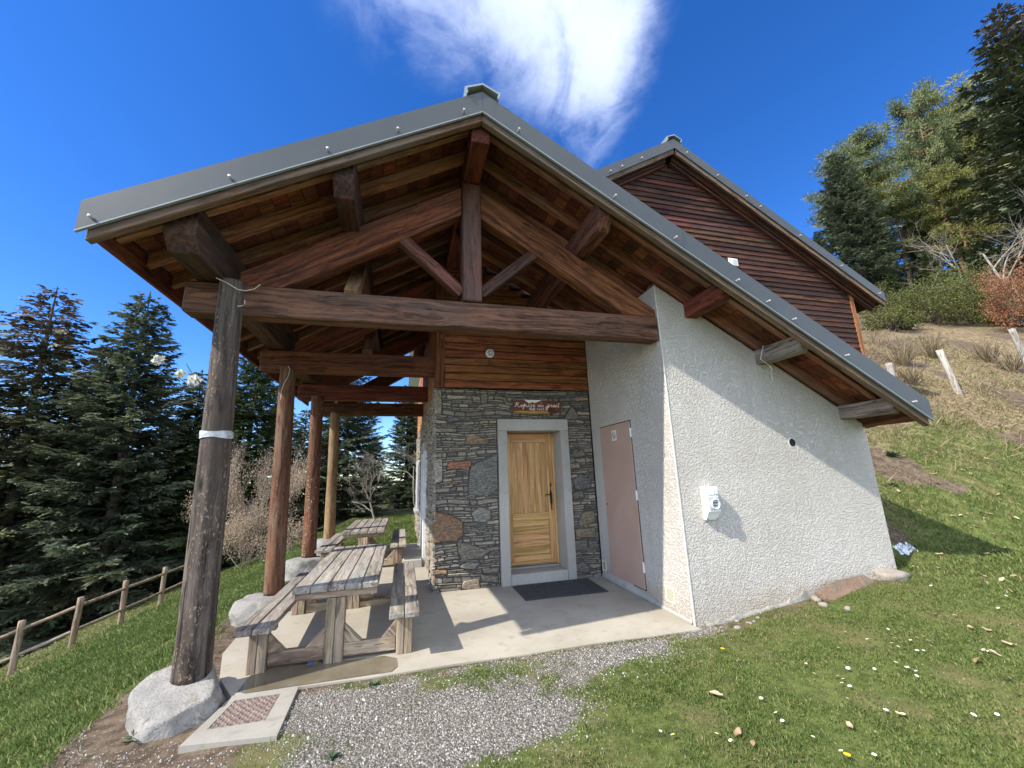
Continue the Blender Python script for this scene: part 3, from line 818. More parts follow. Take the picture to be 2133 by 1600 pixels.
def build_main_roof():
    roof = holder('porch_roof', refuge)
    # metal covering and verges
    slope_prism('roof_sheet', X_L, RIDGE_X - 0.001, 0.225, 0.25, Y_F, Y_B, M['metal'], roof)
    slope_prism('roof_sheet', RIDGE_X + 0.001, X_R, 0.225, 0.25, Y_F, Y_W - 0.04, M['metal'], roof)
    fl = slope_prism('verge_flashing', X_L - 0.02, RIDGE_X - 0.001, 0.0, 0.256, Y_F - 0.022, Y_F - 0.006, M['metal'], roof)
    fr = slope_prism('verge_flashing', RIDGE_X + 0.001, X_R + 0.02, 0.0, 0.256, Y_F - 0.022, Y_F - 0.006, M['metal'], roof)
    for f, a, b in ((fl, X_L - 0.02, RIDGE_X), (fr, RIDGE_X, X_R + 0.02)):
        slope_prism('drip_edge', a + 0.003, b - 0.003, -0.014, -0.002, Y_F - 0.030, Y_F - 0.004, M['metal_light'], roof)
    # screws along the verges
    bm0 = bmesh.new(); lathe(bm0, [(0.0005, -0.05), (0.011, -0.045), (0.011, 0.0), (0.004, 0.001)], 8, 'y')
    bolt_me = mesh_bm('bolt', bm0, M['bolt'])
    for f, pts in ((fl, [(190, 462), (480, 379), (683, 319), (829, 273), (966, 233)]),
                   (fr, [(1080, 272), (1280, 410), (1405, 491), (1533, 573), (1597, 620), (1651, 657), (1761, 735), (1902, 834)])):
        for u, v in pts:
            p = ony(u, v, Y_F - 0.03); z = Fz(p[0]) + 0.055
            obj('bolt', bolt_me, roof, (p[0], Y_F - 0.022, z))
    # sheet joint on the right verge
    p = ony(1421, 505, Y_F); slope_prism('sheet_joint', p[0], p[0] + 0.012, 0.004, 0.258, Y_F - 0.026, Y_F - 0.0225, M['metal'], roof)
    # ridge capping: a raised flared cap
    zr = Fz(RIDGE_X) + 0.25
    prof = [(-0.20, -0.125), (-0.225, -0.03), (0.0, 0.085), (0.225, -0.03), (0.20, -0.125), (0.185, -0.115), (0.195, -0.045), (0.0, 0.055), (-0.195, -0.045), (-0.185, -0.115)]
    prism('ridge_cap', [(RIDGE_X + a * 0.85, zr + b * 0.8 + 0.015) for a, b in prof], Y_F - 0.055, 2.1, M['metal_light'], roof)
    # eave gutters / drip boards
    prism('eave_board', [(X_L + 0.01, Fz(X_L) - 0.005), (X_L + 0.04, Fz(X_L) - 0.005), (X_L + 0.04, Fz(X_L) + 0.22), (X_L + 0.01, Fz(X_L) + 0.20)], Y_F + 0.10, Y_B, M['beam'], roof, grain=(0, 1, 0))
    prism('eave_drip', [(X_L - 0.012, Fz(X_L) + 0.13), (X_L + 0.006, Fz(X_L) + 0.13), (X_L + 0.006, Fz(X_L) + 0.222), (X_L - 0.012, Fz(X_L) + 0.222)], Y_F, Y_B, M['metal_light'], roof)
    prism('eave_board', [(X_R - 0.04, Fz(X_R) - 0.005), (X_R - 0.01, Fz(X_R) - 0.005), (X_R - 0.01, Fz(X_R) + 0.20), (X_R - 0.04, Fz(X_R) + 0.22)], Y_F + 0.10, 2.0, M['beam'], roof, grain=(0, 1, 0))
    # soffit boards, each laid along the ridge direction
    bw = 0.150 * CL
    rs = random.Random(5)
    x = X_L + 0.05
    while x < RIDGE_X - 0.02:
        xb = min(x + bw - 0.006, RIDGE_X - 0.004)
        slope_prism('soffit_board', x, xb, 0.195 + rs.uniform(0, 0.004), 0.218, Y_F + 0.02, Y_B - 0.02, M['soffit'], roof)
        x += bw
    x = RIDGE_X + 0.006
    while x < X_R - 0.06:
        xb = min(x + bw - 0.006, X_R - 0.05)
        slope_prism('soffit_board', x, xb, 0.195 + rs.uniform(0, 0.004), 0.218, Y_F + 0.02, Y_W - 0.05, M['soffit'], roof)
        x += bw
    # barge rafters below the metal, then common rafters
    slope_prism('barge_rafter', X_L + 0.03, RIDGE_X - 0.001, -0.085, 0.10, Y_F + 0.012, Y_F + 0.085, M['barge'], roof, 0.005)
    slope_prism('barge_rafter', RIDGE_X + 0.001, X_R - 0.01, -0.085, 0.10, Y_F + 0.012, Y_F + 0.085, M['barge'], roof, 0.005)
    y = -0.49
    while y < Y_B - 0.1:
        slope_prism('rafter', X_L + 0.06, RIDGE_X - 0.002, 0.055, 0.192, y, y + 0.075, M['rafter'], roof, 0.004)
        if y < 2.0 and not (-0.03 < y < -0.01):
            slope_prism('rafter', RIDGE_X + 0.002, X_R - 0.06, 0.072, 0.192, y, y + 0.075, M['rafter'], roof, 0.004)
        elif y < 2.0:
            slope_prism('rafter', RIDGE_X + 0.002, X_R - 0.06, 0.072, 0.192, y, y + 0.075, M['rafter'], roof, 0.004)
        y += 0.43
    return roof
build_main_roof()

def purlin(x0, x1, zb, y0, y1, mat, nose=0.12, nose_mat=None):
    """purlin along y; top follows the slope under the rafters, front end chamfered below"""
    bm = bmesh.new()
    def top(x): return Fz(x) + 0.052
    zt0, zt1 = top(x0), top(x1)
    def ring(y, zlow):
        return [bm.verts.new((x0, y, zlow)), bm.verts.new((x1, y, zlow)), bm.verts.new((x1, y, zt1)), bm.verts.new((x0, y, zt0))]
    a = ring(y0, zb + nose); b = ring(y0 + nose * 0.95, zb); c = ring(y1, zb)
    for p, q in ((a, b), (b, c)):
        for i in range(4): bm.faces.new((p[i], p[(i + 1) % 4], q[(i + 1) % 4], q[i]))
    bm.faces.new(a[::-1]); bm.faces.new(c)
    bmesh.ops.recalc_face_normals(bm, faces=bm.faces); bevel_all(bm, 0.008)
    ctr = Vector(((x0 + x1) / 2, (y0 + y1) / 2, (zb + zt0) / 2))
    Mx = Matrix(((0, 1, 0), (-1, 0, 0), (0, 0, 1)))
    for v in bm.verts: v.co = Mx @ (v.co - ctr)
    return obj('purlin', mesh_bm('purlin', bm, mat), refuge, ctr, Mx.transposed().to_euler())
purlin(-5.10, -4.86, 3.605, -0.60, Y_B - 0.05, M['beam_black'])
purlin(-3.83, -3.64, 4.33, -0.62, Y_B - 0.05, M['beam_black'])
purlin(-1.06, -0.89, 4.345, -0.62, Y_W - 0.02, M['beam_grey'])
purlin(0.41, 0.59, 3.60, -0.66, 0.05, M['beam'], 0.10)
purlin(1.44, 1.62, 3.005, -0.66, 0.05, M['end_grey'], 0.09)
purlin(2.72, 2.90, 2.265, -0.66, 0.05, M['end_grey'], 0.07)
# ridge purlin
prism('ridge_purlin', [(-2.50, 5.14), (-2.30, 5.14), (-2.30, Fz(-2.3) + 0.05), (-2.40, Fz(-2.4) + 0.05), (-2.50, Fz(-2.5) + 0.05)], -0.64, Y_B - 0.05, M['beam'], refuge, 'xz', 0.008, (0, 1, 0))
# rafter-side wall plate on top of the white wall
slope_prism('wall_plate', 0.004, 3.11, 0.030, 0.070, 0.02, 0.16, M['rafter'], refuge, 0.003)

def truss(yc, full):
    t = holder('roof_truss', refuge, (-2.4, yc, 3.27))
    w = 0.20; y0, y1 = yc - w / 2, yc + w / 2
    mt = M['beam_grey'] if full else M['beam']
    xr = -0.004 if full else -2.56
    box('tie_beam', (-5.18, y0, 3.275), (xr, y1, 3.590), mt, t, 0.014)
    # principal rafters
    def principal(sgn):
        xa = RIDGE_X + sgn * 0.112
        x_end = RIDGE_X + sgn * (2.40 if sgn > 0 else 2.34)
        if sgn > 0: x_end = -0.004
        za, zb = 5.10, 5.10 - 0.615 * (abs(x_end - xa))
        lo_a = za - 0.385
        xl = xa + sgn * (lo_a - 3.592) / 0.615
        if sgn > 0:
            zb = max(zb, 3.592)
            if xl > x_end: poly = [(xa, za), (x_end, zb), (x_end, zb - 0.3), (xa, lo_a)]
            else: poly = [(xa, za), (x_end, zb), (x_end, 3.592), (xl, 3.592), (xa, lo_a)]
        else:
            poly = [(xa, za), (x_end, zb), (x_end, 3.592), (xl, 3.592), (xa, lo_a)]
        prism('principal_rafter', poly, y0 + 0.02, y1 - 0.02, M['beam'], t, 'xz', 0.010, (1, 0, -0.615 * sgn))
    principal(-1)
    if full:
        principal(1)
        box('king_post', (-2.51, y0 - 0.03, 3.575 + 0.02), (-2.29, y1 + 0.03, 5.13), M['beam_grey'], t, 0.014, axis=2)
        beam('strut', (-2.50, yc, 3.72), (-3.22, yc, 4.36), 0.13, 0.125, M['beam_grey'], t)
        beam('strut', (-2.30, yc, 3.72), (-1.58, yc, 4.36), 0.13, 0.125, M['beam_grey'], t)
    return t
truss(0.11, True)
for yt in (2.30, 4.54, 6.62): truss(yt, False)
# braces from the king post up to the ridge, seen behind the front truss
beam('brace', (-2.40, 0.25, 4.30), (-2.40, 1.05, 5.12), 0.12, 0.14, M['rafter'], refuge, up=(1, 0, 0))
beam('brace', (-3.72, 0.25, 3.66), (-3.72, 0.95, 4.36), 0.15, 0.15, M['rafter'], refuge, up=(1, 0, 0))
beam('brace', (-3.72, 2.42, 3.66), (-3.72, 3.1, 4.36), 0.15, 0.15, M['rafter'], refuge, up=(1, 0, 0))
beam('brace', (-0.98, 1.05, 3.70), (-0.98, 1.90, 4.35), 0.12, 0.13, M['rafter'], refuge, up=(1, 0, 0))

def log_post(base, top, r0, r1, mat, seed):
    base = Vector(base); top = Vector(top); H = (top - base).length
    n, seg = 70, 36
    V = np.zeros((n + 1, seg, 3))
    for i in range(n + 1):
        t = i / n
        r = r0 * (1 - t) + r1 * t
        for k in range(seg):
            a = 2 * math.pi * k / seg
            q = Vector((math.cos(a) * 1.3, math.sin(a) * 1.3, t * H * 0.7 + seed * 9))
            d = mnoise.noise(q) * 0.05 + mnoise.noise(Vector((q.x * 3, q.y * 3, q.z * 1.5))) * 0.035 + mnoise.noise(Vector((q.x * 6, q.y * 6, q.z * 9))) * 0.018
            # a drying crack down one side
            da = abs((a - (3.9 + 0.12 * math.sin(t * 5 + seed)) + math.pi) % (2 * math.pi) - math.pi)
            d -= 0.09 * max(0, 1 - da / 0.13)
            rr = r * (1 + d)
            bx = 0.02 * math.sin(t * 3.0 + seed)
            V[i, k] = (math.cos(a) * rr + bx * (t * (1 - t)) * 2, math.sin(a) * rr, t * H)
    VV = V.reshape(-1, 3); ii = np.arange(n)[:, None] * seg; j = np.arange(seg)[None]; j2 = (j + 1) % seg
    F = np.stack([ii + j, ii + j2, ii + seg + j2, ii + seg + j], -1).reshape(-1, 4)
    VV = np.vstack([VV, [[0, 0, 0], [0, 0, H]]]); c0, c1 = len(VV) - 2, len(VV) - 1
    caps = [(c0, (k + 1) % seg, k, k) for k in range(seg)]
    me = bpy.data.meshes.new('log_post')
    me.from_pydata([tuple(v) for v in VV], [], [tuple(f) for f in F] + [(c0, (k + 1) % seg, k) for k in range(seg)] + [(c1, n * seg + k, n * seg + (k + 1) % seg) for k in range(seg)])
    for p in me.polygons: p.use_smooth = True
    me.materials.append(mat); me.update()
    d = (top - base).normalized()
    return obj('log_post', me, refuge, base, d.to_track_quat('Z', 'Y').to_euler())
POSTS = [((-4.725, 0.06, 0.14), (-4.785, 0.02, 3.60), 0.132, 0.108, M['log1']),
         ((-4.725, 2.24, 0.24), (-4.81, 2.25, 3.34), 0.118, 0.104, M['log2']),
         ((-4.755, 4.46, 0.33), (-4.81, 4.46, 3.34), 0.125, 0.110, M['log3']),
         ((-4.745, 6.56, 0.34), (-4.79, 6.56, 3.34), 0.122, 0.108, M['log4'])]
for i, (b, t, r0, r1, mt) in enumerate(POSTS): log_post(b, t, r0, r1, mt, i + 1)

# ---- white roughcast block on the right
def build_plaster():
    poly = [(0, -0.35), (3.14, -0.35), (3.14, Fz(3.14) + 0.028), (0, Fz(0) + 0.028)]
    o = prism('plaster_wall', poly, 0.0, 2.14, M['plaster'], refuge, 'xz', 0.004, None, (0, 0, 0))
    box('corner_bead', (-0.006, -0.006, 0.0), (0.010, 0.010, Fz(0.0) + 0.02), M['plaster_trim'], refuge, 0.002, 2)
    # pipe end in the wall; a black disc paints the shade of its bore
    p = ony(1650, 922, 0.0); rr = 0.052
    bm = bmesh.new(); lathe(bm, [(rr, -0.004), (rr + 0.012, -0.002), (rr + 0.012, 0.01), (rr, 0.01)], 18, 'y', cap=False)
    ring = obj('pipe_opening', mesh_bm('pipe_opening', bm, M['plaster_trim']), refuge, (p[0], 0.0, p[2]))
    bm = bmesh.new(); lathe(bm, [(rr + 0.001, -0.003), (rr + 0.001, 0.002)], 18, 'y')
    obj('hole_shade_disc', mesh_bm('hole_shade_disc', bm, M['hole']), ring, (p[0], 0.0, p[2]))
    # mortar fillet where wall meets terrace
    pr = [(-0.004, -0.02), (-0.055, 0.02), (-0.02, 0.07), (-0.004, 0.12)]
    bm = bmesh.new()
    rows = []
    rr_ = random.Random(4)
    for k in range(26):
        y = 0.03 + k * 0.082
        w = 0.35 + 0.65 * float(sstep(0.5, 1.4, y)) * rr_.uniform(0.7, 1.1)
        rows.append([bm.verts.new((a * w - 0.001, y, float(slab_z(y)) + b * w)) for a, b in pr])
    for a, b in zip(rows, rows[1:]):
        for i in range(3): bm.faces.new((a[i], a[i + 1], b[i + 1], b[i]))
    obj('mortar_fillet', mesh_bm('mortar_fillet', bm, M['concrete'], True), refuge)
    # broken render along the foot of the front wall
    rs = random.Random(9)
    rows = []; bm = bmesh.new()
    for k in range(44):
        x = 0.12 + k * 0.068
        g0 = float(gz(x, -0.03))
        h = 0.015 + 0.16 * max(0, mnoise.noise(Vector((x * 1.6, 3, 1)))) + rs.uniform(0, 0.035)
        th = 0.012 + 0.015 * rs.random()
        rows.append([bm.verts.new((x, -th - 0.02, g0 - 0.05)), bm.verts.new((x, -th, g0 + h * 0.55)), bm.verts.new((x, -0.006, g0 + h)), bm.verts.new((x, 0.02, g0 + h + 0.01))])
    for a, b in zip(rows, rows[1:]):
        for i in range(3): bm.faces.new((a[i], b[i], b[i + 1], a[i + 1]))
    obj('wall_footing', mesh_bm('wall_footing', bm, M['mortar_pale'], False), refuge)
build_plaster()

# ---- schist wall with the entrance
SX0, SX1, ZT = -2.66, 0.0, 3.06
stone_wall = holder('stone_wall', refuge, (-1.3, 2.3, 0))
prism('wall_core', [(SX0 + 0.03, -0.2), (-1.66, -0.2), (-1.66, 2.55), (-0.44, 2.55), (-0.44, -0.2), (-0.002, -0.2), (-0.002, ZT - 0.01), (SX0 + 0.03, ZT - 0.01)], Y_W + 0.022, Y_W + 0.45, M['mortar'], stone_wall)
box('wall_core', (SX0 + 0.03, Y_W + 0.451, -0.2), (SX0 + 0.5, 11.0, ZT - 0.01), M['mortar_pale'], stone_wall, 0)

def stone_piece(poly, depth, rs):
    """flat-lying stone: outline polygon (a,b), front proud, edges chamfered; returns V,F(quads) with axes (a, out, b)"""
    n = len(poly); c = np.mean(poly, 0)
    P = np.array(poly)
    inner = c + (P - c) * 0.90
    sz = np.ptp(P, axis=0)
    ins = np.minimum(0.10 * np.ones(2), 0.010 / np.maximum(sz, 0.02) * 2)
    inner = c + (P - c) * (1 - np.clip(ins, 0.03, 0.3))
    tilt = rs.uniform(-0.18, 0.18); tilt2 = rs.uniform(-0.05, 0.05)
    back = np.column_stack([P[:, 0], np.zeros(n), P[:, 1]])
    mid = np.column_stack([P[:, 0], np.full(n, depth * 0.72), P[:, 1]])
    fr = np.column_stack([inner[:, 0], depth + (inner[:, 1] - c[1]) * tilt + (inner[:, 0] - c[0]) * tilt2, inner[:, 1]])
    ctr = np.array([[c[0], depth + rs.uniform(0.0, 0.006), c[1]]])
    V = np.vstack([back, mid, fr, ctr])
    F = []
    for i in range(n):
        j = (i + 1) % n
        F.append((i, j, n + j, n + i)); F.append((n + i, n + j, 2 * n + j, 2 * n + i))
        F.append((2 * n + i, 2 * n + j, 3 * n, 3 * n))
    return V, F

BIG = [  # outlines measured on a zoomed crop of the photograph (scale 0.3437, origin 850,780); colour
    ([(380, 560), (460, 520), (542, 480), (546, 690), (500, 730), (368, 735)], (0.150, 0.150, 0.140)),
    ([(153, 825), (250, 850), (330, 895), (335, 970), (290, 1010), (150, 1020)], (0.200, 0.125, 0.075)),
    ([(250, 530), (385, 525), (370, 575), (235, 577)], (0.270, 0.130, 0.082)),
    ([(345, 420), (360, 370), (420, 368), (490, 400), (480, 420)], (0.235, 0.160, 0.105)),
    ([(385, 840), (430, 805), (500, 820), (505, 870), (470, 895), (400, 890)], (0.215, 0.215, 0.200)),
    ([(298, 1015), (380, 1030), (500, 1070), (440, 1112), (320, 1130), (305, 1080)], (0.165, 0.150, 0.128)),
    ([(315, 1170), (350, 1140), (440, 1140), (400, 1182)], (0.20, 0.185, 0.16)),
    ([(325, 1295), (340, 1255), (430, 1240), (440, 1300), (370, 1312)], (0.255, 0.215, 0.165)),
    ([(440, 130), (460, 115), (485, 130), (480, 175), (445, 180)], (0.19, 0.17, 0.14)),
    ([(945, 272), (990, 195), (1012, 215), (1040, 272)], (0.175, 0.165, 0.150)),
    ([(1000, 640), (1050, 600), (1113, 640), (1108, 690), (1010, 702)], (0.130, 0.128, 0.125)),
    ([(1030, 915), (1060, 840), (1132, 825), (1138, 890), (1050, 920)], (0.205, 0.180, 0.125)),
    ([(1013, 940), (1135, 932), (1140, 987), (1018, 987)], (0.215, 0.180, 0.130)),
    ([(1018, 1150), (1060, 1135), (1112, 1180), (1090, 1207), (1018, 1197)], (0.140, 0.135, 0.128)),
    ([(157, 520), (205, 510), (207, 650), (165, 657)], (0.290, 0.270, 0.235)),
    ([(167, 95), (202, 95), (202, 245), (160, 250)], (0.255, 0.230, 0.185)),
    ([(998, 475), (1060, 460), (1082, 490), (1000, 502)], (0.19, 0.155, 0.115)),
    ([(983, 545), (1040, 538), (1046, 567), (984, 572)], (0.24, 0.215, 0.15)),
    ([(1003, 1010), (1088, 1000), (1090, 1062), (1010, 1064)], (0.155, 0.145, 0.125)),
    ([(1096, 1010), (1150, 1005), (1152, 1062), (1096, 1064)], (0.145, 0.14, 0.125)),
    ([(155, 1188), (235, 1186), (237, 1210), (155, 1216)], (0.27, 0.165, 0.09)),
    ([(1000, 720), (1060, 708), (1075, 745), (1010, 760)], (0.15, 0.14, 0.12)),
    ([(450, 1175), (550, 1168), (552, 1200), (460, 1205)], (0.18, 0.17, 0.14)),
    ([(440, 1215), (548, 1222), (548, 1262), (450, 1255)], (0.165, 0.155, 0.13)),
    ([(230, 265), (300, 258), (312, 280), (240, 290)], (0.14, 0.14, 0.135)),
    ([(165, 330), (245, 325), (300, 335), (290, 350), (165, 350)], (0.22, 0.20, 0.15)),
]
def build_stonework():
    rs = random.Random(21)
    big = []
    for poly, col in BIG:
        pts = []
        for a, b in poly:
            p = ony(850 + a * 0.34373, 780 + b * 0.34373, Y_W - 0.02)
            pts.append((min(max(p[0], SX0 - 0.01), -0.004), min(max(p[2], 0.03), ZT)))
        # add midpoints for a less regular outline
        out = []
        for i in range(len(pts)):
            a, b = np.array(pts[i]), np.array(pts[(i + 1) % len(pts)])
            out.append(a); out.append((a + b) / 2 + np.array([rs.uniform(-.012, .012), rs.uniform(-.01, .01)]))
        big.append((np.array(out), col))
    big.append((np.array([(-1.66, -1), (-0.44, -1), (-0.44, 2.56), (-1.66, 2.56)]), None))   # door surround
    def blocked(z):
        iv = []
        for poly, col in big:
            xs = []
            n = len(poly)
            for dz in (-0.012, 0.0, 0.012):
                zz = z + dz
                for i in range(n):
                    a, b = poly[i], poly[(i + 1) % n]
                    if (a[1] - zz) * (b[1] - zz) < 0:
                        t = (zz - a[1]) / (b[1] - a[1]); xs.append(a[0] + t * (b[0] - a[0]))
            if xs: iv.append((min(xs) - 0.004, max(xs) + 0.004))
        iv.sort()
        free = []; x = SX0 - 0.005
        for a, b in iv:
            if a > x + 0.012: free.append((x, a))
            x = max(x, b)
        if x < SX1 - 0.015: free.append((x, SX1 - 0.004))
        return free
    pieces = []      # (area, V, F, rnd, tint, amt)
    for poly, col in big:
        if col is None: continue
        V, F = stone_piece(poly, 0.040 + rs.uniform(0, 0.015), rs)
        pieces.append((10.0, V, F, 0.5, tuple(c * 1.35 for c in col), 1.0))
    def wavy(x, z): return 0.040 * mnoise.noise(Vector((x * 2.2, z * 2.5, 0.5))) + 0.014 * mnoise.noise(Vector((x * 7, z * 5, 3)))
    z = 0.02
    while z < ZT - 0.012:
        h = rs.choice((0.020, 0.026, 0.032, 0.038, 0.046, 0.056, 0.030, 0.024, 0.078))
        h = min(h, ZT - z)
        zc = z + h / 2
        for a, b in blocked(zc):
            x = a
            while x < b - 0.012:
                L = rs.uniform(0.05, 0.21) if rs.random() < 0.75 else rs.uniform(0.15, 0.34)
                if b - x - L < 0.05: L = b - x
                x1 = min(x + L, b)
                gp = 0.0035
                sub = [(x, x1, z, z + h)]
                for (u0, u1, w0, w1) in sub:
                    hh = w1 - w0
                    top = w1 - gp * rs.uniform(0.6, 1.6) + wavy((u0 + u1) / 2, w1) * 0.0
                    n = 8
                    jx = min(0.018, (u1 - u0) * 0.16); jz = hh * 0.22
                    P = [(u0 + gp + rs.uniform(0, jx), w0 + gp + rs.uniform(0, jz)), ((u0 + u1) / 2 + rs.uniform(-jx, jx), w0 + gp + rs.uniform(0, jz * .6)),
                         (u1 - gp - rs.uniform(0, jx), w0 + gp + rs.uniform(0, jz)), (u1 - gp - rs.uniform(0, jx * .4), (w0 + w1) / 2 + rs.uniform(-jz, jz)),
                         (u1 - gp - rs.uniform(0, jx), top - rs.uniform(0, jz)), ((u0 + u1) / 2 + rs.uniform(-jx, jx), top - rs.uniform(0, jz * .6)),
                         (u0 + gp + rs.uniform(0, jx), top - rs.uniform(0, jz)), (u0 + gp + rs.uniform(0, jx * .4), (w0 + w1) / 2 + rs.uniform(-jz, jz))]
                    P = [(min(px, -0.003), pz + wavy(px, pz)) for px, pz in P]
                    V, F = stone_piece(P, rs.uniform(0.020, 0.052), rs)
                    pieces.append(((u1 - u0) * hh, V, F, rs.random(), (0, 0, 0), 0.0))
                x = x1
        z += h
    pieces.sort(key=lambda t: -t[0])
    def to_world(V):       # out = -y
        return np.column_stack([V[:, 0], Y_W + 0.03 - V[:, 1], V[:, 2]])
    def emit(name, lst, single):
        Vs = []; Fs = []; n = 0; rn = []; ti = []; am = []
        for area, V, F, r, t, a in lst:
            Vs.append(to_world(V)); Fs += [tuple(i + n for i in f) for f in F]; n += len(V)
            rn += [r] * len(V); ti += [t] * len(V); am += [a] * len(V)
        V = np.vstack(Vs)
        c = V.mean(0) if single else np.zeros(3)
        me = bpy.data.meshes.new(name)
        Fs2 = [f[:3] if f[2] == f[3] else f for f in Fs]
        me.from_pydata([tuple(v) for v in (V - c)], [], Fs2)
        at = me.attributes.new('rnd', 'FLOAT', 'POINT'); at.data.foreach_set('value', np.array(rn, np.float32))
        at = me.attributes.new('tintamt', 'FLOAT', 'POINT'); at.data.foreach_set('value', np.array(am, np.float32))
        at = me.attributes.new('tint', 'FLOAT_COLOR', 'POINT'); at.data.foreach_set('color', np.hstack([np.array(ti, np.float32), np.ones((len(ti), 1), np.float32)]).ravel())
        me.materials.append(M['stone']); me.update()
        return obj(name, me, stone_wall, tuple(c))
    for p in pieces[:300]: emit('stone', [p], True)
    o = emit('small_stones', pieces[300:], False); tag(o, kind='stuff')
    # long side of the stone wall, seen at a glancing angle
    Vs = []; Fs = []; n = 0; rn = []
    z = 0.0
    while z < ZT - 0.02:
        h = rs.choice((0.03, 0.045, 0.06, 0.09)); h = min(h, ZT - z)
        y = Y_W - 0.02
        while y < 10.9:
            L = rs.uniform(0.08, 0.4); y1 = min(y + L, 10.95)
            if not (4.15 < (y + y1) / 2 < 5.35 and z < 2.25) and not (7.6 < (y + y1) / 2 < 8.9 and 0.75 < z < 2.2):
                j = 0.012
                P = [(y + .006 + rs.uniform(0, j), z + .004), (y1 - .006 - rs.uniform(0, j), z + .004), (y1 - .006, z + h / 2), (y1 - .006 - rs.uniform(0, j), z + h - .004), (y + .006 + rs.uniform(0, j), z + h - .004), (y + .006, z + h / 2)]
                V, F = stone_piece(P, rs.uniform(0.015, 0.05), rs)
                W = np.column_stack([SX0 + 0.028 - V[:, 1], V[:, 0], V[:, 2]])
                Vs.append(W); Fs += [tuple(i + n for i in (f[:3] if f[2] == f[3] else f)) for f in F]; n += len(V)
                rn += [rs.choice((0.42, 0.55, 0.6, 0.86, 0.92, 0.95, 0.3, 0.98))] * len(V)
            y = y1
        z += h
    me = bpy.data.meshes.new('side_stones'); me.from_pydata([tuple(v) for v in np.vstack(Vs)], [], Fs)
    at = me.attributes.new('rnd', 'FLOAT', 'POINT'); at.data.foreach_set('value', np.array(rn, np.float32))
    me.materials.append(M['stone']); me.update()
    o = obj('side_stones', me, stone_wall, (0, 0, 0)); tag(o, kind='stuff')
build_stonework()
# side door and window surrounds on the long stone wall
sd = holder('side_door', refuge, (SX0, 4.75, 0.06))
box('door_surround', (SX0 - 0.06, 4.17, 0.0), (SX0 + 0.02, 4.33, 2.22), M['white_paint'], sd, 0.004, 2)
box('door_surround', (SX0 - 0.06, 5.17, 0.0), (SX0 + 0.02, 5.33, 2.22), M['white_paint'], sd, 0.004, 2)
box('door_lintel', (SX0 - 0.064, 4.17, 2.223), (SX0 + 0.02, 5.33, 2.38), M['concrete'], sd, 0.004, 1)
box('door_leaf', (SX0 + 0.10, 4.335, 0.06), (SX0 + 0.14, 5.165, 2.22), M['white_paint'], sd, 0.004, 2)
box('door_step', (SX0 - 0.42, 4.0, 0.02), (SX0 - 0.07, 5.5, 0.20), M['concrete'], sd, 0.01, 1)
sw = holder('side_window', refuge, (SX0, 8.25, 0.8))
box('window_jamb', (SX0 - 0.05, 7.62, 0.82), (SX0 + 0.02, 7.76, 2.18), M['white_paint'], sw, 0.004, 2)
box('window_jamb', (SX0 - 0.05, 8.74, 0.82), (SX0 + 0.02, 8.88, 2.18), M['white_paint'], sw, 0.004, 2)
box('window_sill', (SX0 - 0.12, 7.55, 0.74), (SX0 + 0.02, 8.95, 0.815), M['concrete'], sw, 0.006, 1)
box('window_shutter', (SX0 + 0.03, 7.765, 0.83), (SX0 + 0.06, 8.735, 2.17), M['white_paint'], sw, 0.004, 2)

# ---- entrance: concrete surround, step and pine door
FX0, FX1, OX0, OX1 = -1.655, -0.445, -1.505, -0.585
ent = holder('door_surround', refuge, (-1.05, Y_W, 0.06))
yf = Y_W - 0.045
box('jamb', (FX0, yf, 0.0), (OX0, Y_W + 0.44, 2.368), M['concrete'], ent, 0.006)
box('jamb', (OX1, yf, 0.0), (FX1, Y_W + 0.44, 2.368), M['concrete'], ent, 0.006)
box('lintel', (FX0, yf - 0.001, 2.370), (FX1, Y_W + 0.44, 2.560), M['concrete'], ent, 0.006)
box('step', (OX0 + 0.003, yf + 0.015, 0.0), (OX1 - 0.003, Y_W + 0.44, 0.205), M['concrete'], ent, 0.008)
yd = Y_W + 0.32
box('threshold', (OX0 + 0.01, yd - 0.035, 0.207), (OX1 - 0.01, yd + 0.05, 0.238), M['metal_light'], ent, 0.003)
door = holder('door', refuge, (-1.05, yd, 0.24))
DX0, DX1, DZ0, DZ1 = OX0 + 0.012, OX1 - 0.012, 0.245, 2.362
box('hanging_frame', (DX0 - 0.008, yd - 0.012, DZ0), (DX0 + 0.030, yd + 0.05, DZ1), M['pine'], door, 0.004, 2)
box('hanging_frame', (DX1 - 0.030, yd - 0.012, DZ0), (DX1 + 0.008, yd + 0.05, DZ1), M['pine'], door, 0.004, 2)
a0, a1 = DX0 + 0.033, DX1 - 0.033
box('stile', (a0, yd, DZ0), (a0 + 0.10, yd + 0.045, DZ1), M['pine'], door, 0.004, 2)
box('stile', (a1 - 0.10, yd, DZ0), (a1, yd + 0.045, DZ1), M['pine'], door, 0.004, 2)
box('rail', (a0 + 0.103, yd + 0.001, 2.21), (a1 - 0.103, yd + 0.045, DZ1), M['pine'], door, 0.004, 0)
box('rail', (a0 + 0.103, yd + 0.001, 0.935), (a1 - 0.103, yd + 0.045, 1.045), M['pine'], door, 0.004, 0)
box('rail', (a0 + 0.103, yd + 0.001, DZ0), (a1 - 0.103, yd + 0.045, 0.40), M['pine'], door, 0.004, 0)
box('weather_bar', (a0 + 0.02, yd - 0.03, DZ0 + 0.02), (a1 - 0.02, yd - 0.001, DZ0 + 0.07), M['pine'], door, 0.008, 0)
nb = 6; bw = (a1 - a0 - 0.206) / nb
for k in range(nb):
    box('door_board', (a0 + 0.103 + k * bw + 0.001, yd + 0.014, 1.047), (a0 + 0.103 + (k + 1) * bw - 0.001, yd + 0.04, 2.208), M['pine'], door, 0.003, 2)
